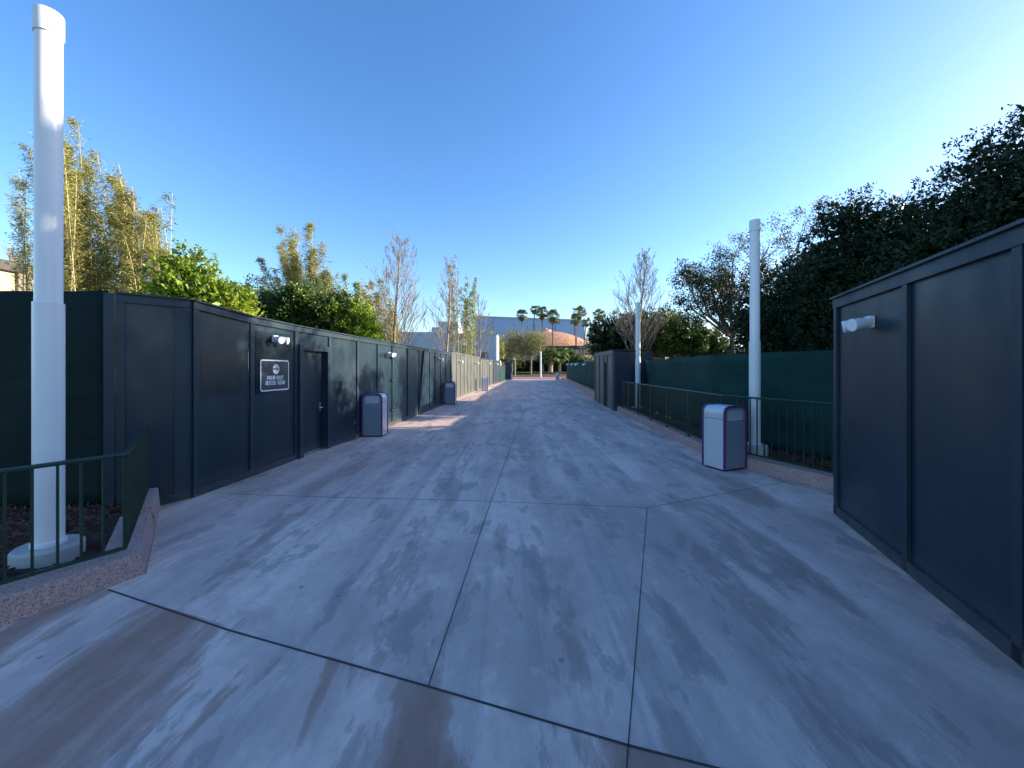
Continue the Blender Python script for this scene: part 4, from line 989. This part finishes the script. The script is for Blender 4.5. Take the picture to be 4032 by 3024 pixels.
leafy_tree("lime_tree", "bright lime green tree above the first left bin, beside the bare tree", X(1400, 11.6), 11.6, [(-.1, 0, 2.9, .62, .55, .85), (.3, 0, 2.7, .5, .5, .75), (-.45, .1, 2.8, .45, .45, .65)], M['l_bright'], 210, 34, .16, .08, .05, 26)
bamboo("tan bamboo with two tall plumes over the dark round tree", X(1190, 16), 16, [(1155, 890, 6), (1232, 898, 5), (1285, 950, 5), (1100, 900, 2), (1180, 1000, 4)], 31, leafd=1700, full=.25, L=.13, W=.028, nod=.5, plume=.34)
bamboo("low leaning bamboo left of the two tall plumes", X(1120, 15.5), 15.5, [(1035, 1030, 3), (1075, 1080, 4), (1110, 1060, 4)], 32, leafd=900, full=.2, L=.13, W=.026, nod=1.)
bamboo("feathery bamboo row left of the conical bare tree", X(1400, 18), 18, [(1325, 1080, 3), (1365, 1095, 4), (1420, 1100, 4), (1300, 1130, 3)], 33, mat='l_bamboo2', leafd=950, full=.2, plume=.34, L=.15, W=.03)
bamboo("tan bamboo directly behind the conical bare tree", X(1500, 19), 19, [(1455, 1108, 4), (1505, 1105, 5), (1480, 1170, 3), (1545, 1190, 5)], 34, leafd=1000, full=.15, plume=.34, L=.15, W=.032)
bamboo("slim green bamboo in front of the pale building", X(1800, 33), 33, [(1792, 985, 2), (1775, 1050, 2), (1845, 1085, 3), (1820, 1130, 3), (1860, 1150, 3), (1880, 1095, 2)], 35, mat='l_bamboo2', leafd=700, full=.18, L=.2, W=.045, rc=.035, spreadr=.6, nod=.1)
bare_tree("big conical bare tree behind the middle of the left hoarding", X(1563, 15.5), 15.5, Z(925, 15.5), 1.75, 41, 44, r0=.085, rmin=.0045)
bare_tree("bare tree with pale trunk left of the slim bamboo", X(1762, 22.5), 22.5, Z(1010, 22.5), 1.6, 42, 36, r0=.09, rmin=.006)
bare_tree("small bare tree against the pale building", X(1884, 35), 35, Z(1150, 35), 1.9, 43, 26, r0=.08, rmin=.008)
bare_tree("faint bare tree over the dark roof edge at the far left", X(70, 24), 24, Z(975, 24), 2.6, 46, 26, r0=.1, rmin=.012)
leafy_tree("olive_tree", "golden olive tree behind the roof of the pale building", X(1915, 72), 72, [(0, 0, 6, 3.3, 2, 3.0), (-3.5, 0, 6, 2.5, 2, 3), (1.5, 0, 5, 2, 2, 3)], M['l_sunolive'], 200, 24, .7, .32, .16, 44, tr=.2)

# --- right side
MAG = []
for i, (px, y, top, rad, n) in enumerate(((3075, 10.6, 1010, 1.15, 150), (3325, 9.6, 750, 1.2, 210), (3480, 9.9, 790, 1.3, 200), (3650, 8.6, 715, 1.45, 240), (3890, 7.9, 540, 1.35, 260), (4080, 7.6, 400, 1.5, 200))):
    x = X(px, y); zt = Z(top, y)
    bl = [(0, 0, zt-rad*.9, rad*.8, rad*.75, rad*.9), (rad*.55, -.1, zt-rad*1.7, rad*.8, rad*.8, rad), (-rad*.5, .1, zt-rad*1.9, rad*.85, rad*.8, rad), (0, -.2, 1.9, rad*1.1, rad*.8, 1.5), (-.3, .1, 2.9, rad*1.15, rad*.8, 1.3)]
    leafy_tree("evergreen_tree", ["low dark evergreen directly right of the light pole behind the bin", "dark evergreen with a ragged peak left of the near right hoarding", "dark evergreen in the dip behind the ragged peak", "dark evergreen above the corner of the near right hoarding", "tall dark evergreen second from the right edge", "tallest dark evergreen reaching the right edge of the view"][i],
               x, y, bl, M['l_magnolia'], n*8, 18, .15, .072, .032, 60+i, group="dark evergreens beyond the right hand scrim", tr=.12, shell=.35)
for i, (x, y, zt, rad) in enumerate(((13.2, 7.7, 8.3, 1.8), (12.2, 5.3, 8.8, 1.8), (12.2, 2.9, 8.9, 1.9), (12.2, .4, 8.8, 1.9), (12.2, -2.2, 8.6, 1.9))):
    bl = [(0, 0, zt-rad*.9, rad*.9, rad, rad*.9), (0, .4, zt-rad*2, rad, rad*1.1, rad), (0, 0, 2.2, rad, rad*1.2, 1.8), (0, 0, 4.2, rad, rad*1.1, 1.6)]
    leafy_tree("evergreen_tree", "dark evergreen just outside the view beyond the right hand hoarding", x, y, bl, M['l_magnolia'], 520, 16, .3, .18, .12, 80+i, group="evergreens outside the right edge", tr=.12)

leafy_tree("evergreen_tree", "added shade tree, a dark evergreen farthest back among those right of the light pole", 9.8, 12.5, [(0, 0, 4.7, 1.2, 1.0, 1.0), (-.3, 0, 3.4, 1.3, 1.1, 1.2), (.3, 0, 2.2, 1.3, 1.1, 1.2)], M['l_magnolia'], 420, 16, .2, .11, .06, 78, group="dark evergreens beyond the right hand scrim", tr=.12, shell=.35)  # added tree that keeps sun off the left wall and first bin
# airy spreading tree
def airy_tree(label, x, y, fork, targets, seed, mat, nleaf=60, z0=0., r0=.09, L=.085, W=.04, name="airy_tree", cr=.28, kids=(6, 4, 3), bmat='bark', rmin=.005, lv=1, group=None, second=None):
    rng = np.random.default_rng(seed); r = thing(name, label, "tree", (x, y, z0), group=group); mb = MB(); tips = []
    f = np.array([x+rng.normal(0, .1), y, fork]); base = np.array([x, y, z0])
    mb.tube([base, (base+f)/2+rng.normal(0, .06, 3)*[1, 1, 0], f], [r0, r0*.85, r0*.75], 8); part("trunk", mb, M[bmat], r, smooth=True); mb = MB()
    for tx, ty, tz in targets:
        t = np.array([tx, ty, tz]); d = t-f; L_ = np.linalg.norm(d)
        branch(mb, rng, f, unit(unit(d)-[0, 0, .12]), L_, r0*.55, 0, tips, 0, .05, .16, kids, rmin, .65, .5)
    part("branches", mb, M[bmat], r)
    T = np.array([t[0] for t in tips if t[2] >= lv]); n = len(T); ml = MB()
    keep = rng.random(n) < .9; T = T[keep]; n = len(T); m = nleaf
    P = np.repeat(T, m, 0)+rng.normal(0, cr*.5, (n*m, 3))*[1, 1, .7]; D = rng.normal(size=(n*m, 3)); D[:, 2] += .2
    sel = rng.random(n*m) < (.9 if second is None else .8)
    ml.leaves(P[sel], D[sel], rng.uniform(.7, 1.3, sel.sum())*L, rng.uniform(.7, 1.2, sel.sum())*W, rng); part("foliage", ml, M[mat], r)
    if second is not None:
        ml = MB(); ml.leaves(P[~sel], D[~sel], rng.uniform(.7, 1.3, (~sel).sum())*L, rng.uniform(.7, 1.2, (~sel).sum())*W, rng); part("foliage", ml, M[second], r)
    return r
yA = 15.5
def T_(px, py, dy=0): return (X(px, yA+dy), yA+dy, Z(py, yA+dy))
airy_tree("open spreading tree with fine dark leaves left of the light pole by the bin", X(2880, yA), yA, Z(1330, yA), [T_(2665, 1110), T_(2690, 1170, .5), T_(2760, 1060, -.4), T_(2830, 980, .3), T_(2900, 1000, -.3), T_(2950, 960, .4), T_(2960, 1120, -.2), T_(2800, 1180, .6), T_(2870, 1130), T_(2740, 1150, -.6)], 91, 'l_dark', 8, L=.10, W=.045, cr=.24, kids=(6, 4, 3), second='l_olive', r0=.12)
airy_tree("leaning side tree with yellowish twigs behind the light pole by the bin", X(2960, 16.5), 16.5, Z(1330, 16.5), [(X(3050, 16.5), 16.5, Z(930, 16.5)), (X(3110, 16.8), 16.8, Z(960, 16.5)), (X(3000, 16.2), 16.2, Z(1000, 16.5)), (X(3140, 16.2), 16.2, Z(1040, 16.5)), (X(3060, 16.2), 16.2, Z(1120, 16.5))], 92, 'l_olive', 5, L=.09, W=.035, cr=.22, kids=(6, 4, 3), second='l_rust', r0=.1)
tk = [("dark rounded tree just left of the far right bare tree", 2410, 21.5, [(-.55, 0, 3.3, .8, .8, 1.2), (.4, 0, 3.5, .9, .8, 1.3), (1.2, 0, 3.7, .9, .8, 1.25)], 'l_dark', 101),
      ("olive green rounded tree behind the pole beside the hut", 2580, 20.5, [(-.5, 0, 3.6, 1.0, .9, 1.35), (.6, 0, 3.7, 1.0, .9, 1.3), (0, 0, 2.8, 1.3, .9, 1.2)], 'l_mid', 102),
      ("broad dark shrubby tree under the open spreading tree", 2720, 19, [(-.5, 0, 3.2, 1.1, .9, 1.15), (.6, 0, 2.8, 1.1, .9, 1.0), (1.3, 0, 2.4, .7, .8, .75)], 'l_mid', 103)]
for lb, px, y, bl, mt, sd_ in tk:
    leafy_tree("rounded_tree", lb, X(px, y), y, bl, M[mt], 330, 26, .26, .12, .06, sd_, group="rounded trees beyond the hut", extra=(M['l_sunolive'], [0, 1], 60))
bare_tree("slender bare tree rising behind the hut and its light pole", X(2521, 18.5), 18.5, Z(992, 18.5), 1.8, 110, 48, r0=.075, rmin=.0055, fork=.2)
bare_tree("faint bare tree between the dome and the dark rounded trees", X(2318, 60), 60, Z(1290, 60), 2.0, 111, 24, r0=.1, rmin=.02)
y = 24.; r = thing("low_house", "low roofed building glimpsed under the open spreading tree", "building", (X(2840, y), y, 0))
mb = MB(); slabbox(mb, X(2760, y), X(3000, y), y, y+5, 0, Z(1385, y)); part("wall", mb, M['beige'], r)
mb = MB(); mb.add([(X(2745, y), y-.5, Z(1386, y)), (X(3010, y), y-.5, Z(1386, y)), (X(3010, y), y+5.5, Z(1386, y)), (X(2745, y), y+5.5, Z(1386, y)), (X(2825, y), y+1.5, Z(1345, y)), (X(2900, y), y+1.5, Z(1345, y)), (X(2900, y), y+3, Z(1345, y)), (X(2825, y), y+3, Z(1345, y))], [(0,3,2,1),(4,5,6,7),(0,1,5,4),(1,2,6,5),(2,3,7,6),(3,0,4,7)]); part("roof", mb, M['beam'], r)

# --- far centre
def fan(mb, rng, c, d, R, droop, n=9):
    d = unit(d); s = unit(np.cross(d, [0, 0, 1])+1e-6); u = np.cross(s, d)
    hub = c+d*R*.45; mb.poly([c-s*.02*R, c+s*.02*R, hub+s*.02*R, hub-s*.02*R])
    for k in range(n):
        a = (k/(n-1)-.5)*2.5; e = unit(d*cos(a)+s*sin(a)+u*rng.normal(0, .08)); L_ = R*.62*(1-.15*abs(a)); q = unit(np.cross(e, u))
        mid = hub+e*L_*.6; tip = hub+e*L_-np.array([0, 0, 1])*droop*L_; wv = q*R*.065
        mb.add([hub, mid+wv, tip, mid-wv], [(0, 1, 2, 3)])
def palm(name, label, base, top, R, seed, r0=.16, nf=34, dead=10, group=None, z0=.3, mat='l_palm', tr='palmbark'):
    rng = np.random.default_rng(seed); b = np.array(base); t_ = np.array(top); r = thing(name, label, "palm tree", tuple(b), group=group)
    t = np.linspace(0, 1, 8)[:, None]; P = b*(1-t)+t_*t; P[:, 0] += (np.sin(t[:, 0]*pi)*.02*np.linalg.norm(t_-b)*rng.choice([-1, 1])); mb = MB(); mb.tube(P, np.linspace(r0*1.2, r0*.8, 8), 8); part("trunk", mb, M[tr], r, smooth=True)
    mb = MB()
    for k in range(nf):
        el = rng.uniform(-.75, 1.3); az = k*2.4+rng.normal(0, .2); fan(mb, rng, t_+rng.normal(0, .06*R, 3), np.array([cos(az)*cos(el), sin(az)*cos(el), sin(el)]), R*rng.uniform(.85, 1.1), .35)
    part("crown", mb, M[mat], r)
    if dead:
        mb = MB()
        for k in range(dead):
            el = rng.uniform(-1.5, -1.05); az = k*2.4; fan(mb, rng, t_-np.array([0, 0, .12*R]), np.array([cos(az)*cos(el), sin(az)*cos(el), sin(el)]), R*.75, .2, 7)
        part("dead_fronds", mb, M['l_dead'], r)
    return r
yp_ = 125.
def C2(px, py): return (1900+px*.2712, 1150+py*.2712)
for i, (cx_, cy_, bx_, by_, rr_, dd_, lb) in enumerate(((572, 335, 628, 770, 74, 8, "tall fan palm farthest left, standing alone"), (765, 255, 728, 760, 66, 4, "tallest fan palm of the left pair, the one behind"), (862, 300, 826, 800, 84, 16, "fan palm with a brown dead skirt beside the tallest one"), (1022, 358, 1045, 760, 94, 4, "wide crowned fan palm over the dome cap"),
        (1345, 405, 1325, 800, 74, 4, "shorter fan palm of the close pair right of the dome top"), (1400, 300, 1365, 810, 86, 4, "taller fan palm of the close pair right of the dome top"), (1507, 440, 1465, 960, 62, 4, "small crowned fan palm with a dark trunk over the dome edge"), (1685, 325, 1680, 800, 80, 10, "rightmost fan palm, half sunk behind the dark rounded tree"))):
    px, py = C2(cx_, cy_); bx, by = C2(bx_, by_); y = yp_+i*1.3 if i != 6 else 108
    palm("fan_palm", lb, (X(bx, y), y, 0.2), (X(px, y), y, Z(py, y)), rr_*.2712/F*y*1.38, 120+i, r0=.19, nf=32, dead=dd_, group="tall fan palms at the end of the walk", tr='bark')
for i, (px, by, cyy, R, rt_, lb) in enumerate(((2167, 1470, 1388, 31, .52, "stout short palm with a thick pale trunk right of the far light pole"), (2205, 1467, 1385, 30, .4, "short palm between the thick trunked palm and the far bin"), (2139, 1468, 1392, 24, .3, "short palm right behind the far light pole"), (2238, 1466, 1393, 33, .3, "yellow green short palm above the far end of the green scrim"))):
    y = 100+i*2; palm("short_palm", lb, (X(px, y), y, .3), (X(px, y), y, Z(cyy+14, y)), R/F*y*1.35, 140+i, r0=rt_, nf=52, dead=8, group="short palms in the far bed", mat='l_palm', tr='palebark')
yC = 96.
def TC(px, py, dy=0): return (X(px, yC+dy), yC+dy, Z(py, yC+dy))
airy_tree("wide twiggy yellow green tree over the track left of the far pole", X(2090, yC), yC, Z(1405, yC), [TC(2000, 1335), TC(2015, 1350, 2), TC(2040, 1318, -1), TC(2065, 1312, 1), TC(2095, 1310), TC(2120, 1325, 1), TC(2125, 1345, -1), TC(2150, 1340, 1), TC(1985, 1365), TC(1975, 1345, 2), TC(2000, 1375, -2), TC(2060, 1340), TC(2030, 1370, 1), TC(1965, 1370, 1), TC(2075, 1325, 2), TC(2135, 1365, -2)], 150, 'l_sunolive', 5, z0=.3, L=.32, W=.11, cr=1.9, kids=(6, 4, 2), r0=.28, rmin=.03, name="spreading_tree", bmat='bark')
leafy_tree("olive_tree", "grey green tree rising just right of the pale building", X(1985, 105), 105, [(0, 0, 7, 2.6, 2, 4.6), (-3, 0, 6, 2.6, 2, 4), (3, 0, 5, 2.4, 2, 4)], M['l_sunolive'], 220, 20, .8, .34, .15, 151, tr=.25)
leafy_tree("olive_bush", "dark low bushes between the palm crowns and green scrim", X(2270, 104), 104, [(0, 0, 3.4, 2.6, 1.6, 2.2), (3.3, 0, 3.2, 2.2, 1.6, 1.9), (-4, 0, 2.8, 2.4, 1.6, 1.6)], M['l_mid'], 240, 22, .5, .28, .14, 152, cat='bush', tr=.15)
leafy_tree("olive_bush", "sunny small tree beside the track right of the palms", X(2210, 112), 112, [(0, 0, 5, 3.0, 1.6, 2.4), (5, 0, 4.8, 3.0, 1.6, 2.2), (-4, 0, 5, 2.6, 1.6, 2.2)], M['l_sunolive'], 240, 22, .5, .30, .15, 153, cat='bush', tr=.15)
# hedge
mb = MB(); rng = np.random.default_rng(5); y = 112.
n = 26000; Px = rng.uniform(X(1940, y), X(2300, y), n); Pz = rng.uniform(.2, Z(1419, y), n)+rng.normal(0, .08, n); Py = y+rng.uniform(-.3, .6, n)
mb.leaves(np.stack([Px, Py, Pz], 1), rng.normal(size=(n, 3)), rng.uniform(.15, .35, n), rng.uniform(.1, .2, n), rng)
hd = thing("clipped_hedge", "long dark clipped hedge behind the palm trunks", "hedge", (X(2090, y), y, 0)); part("foliage", mb, M['l_dark'], hd)
mb = MB(); slabbox(mb, X(1945, y+2), X(2295, y+2), y+.4, y+1.6, 0, Z(1421, y)); part("branches", mb, M['bark'], hd)
# ground cover
def grass(name, label, x0, x1, y0, y1, z, n, hgt, sd_):
    rng = np.random.default_rng(sd_); P = np.stack([rng.uniform(x0, x1, n), rng.uniform(y0, y1, n), np.full(n, z)], 1); D = rng.normal(0, .4, (n, 3)); D[:, 2] = 1
    mb = MB(); mb.leaves(P, D, rng.uniform(.5, 1.3, n)*hgt, rng.uniform(.06, .14, n)*hgt*2, rng); tag(obj(name, mb, M['l_grass']), label, "ground cover", kind='stuff')
grass("grass", "low green ground cover between the far mulch and the hedge", X(2010, 95), X(2300, 95), 98, 111, .42, 26000, .5, 3)
grass("grass", "tufts of ground cover left of the spreading tree", X(2030, 95), X(2088, 95), 93, 98, .42, 6000, .45, 4)

print("verts", sum(len(o.data.vertices) for o in scn.objects if o.type == 'MESH'))
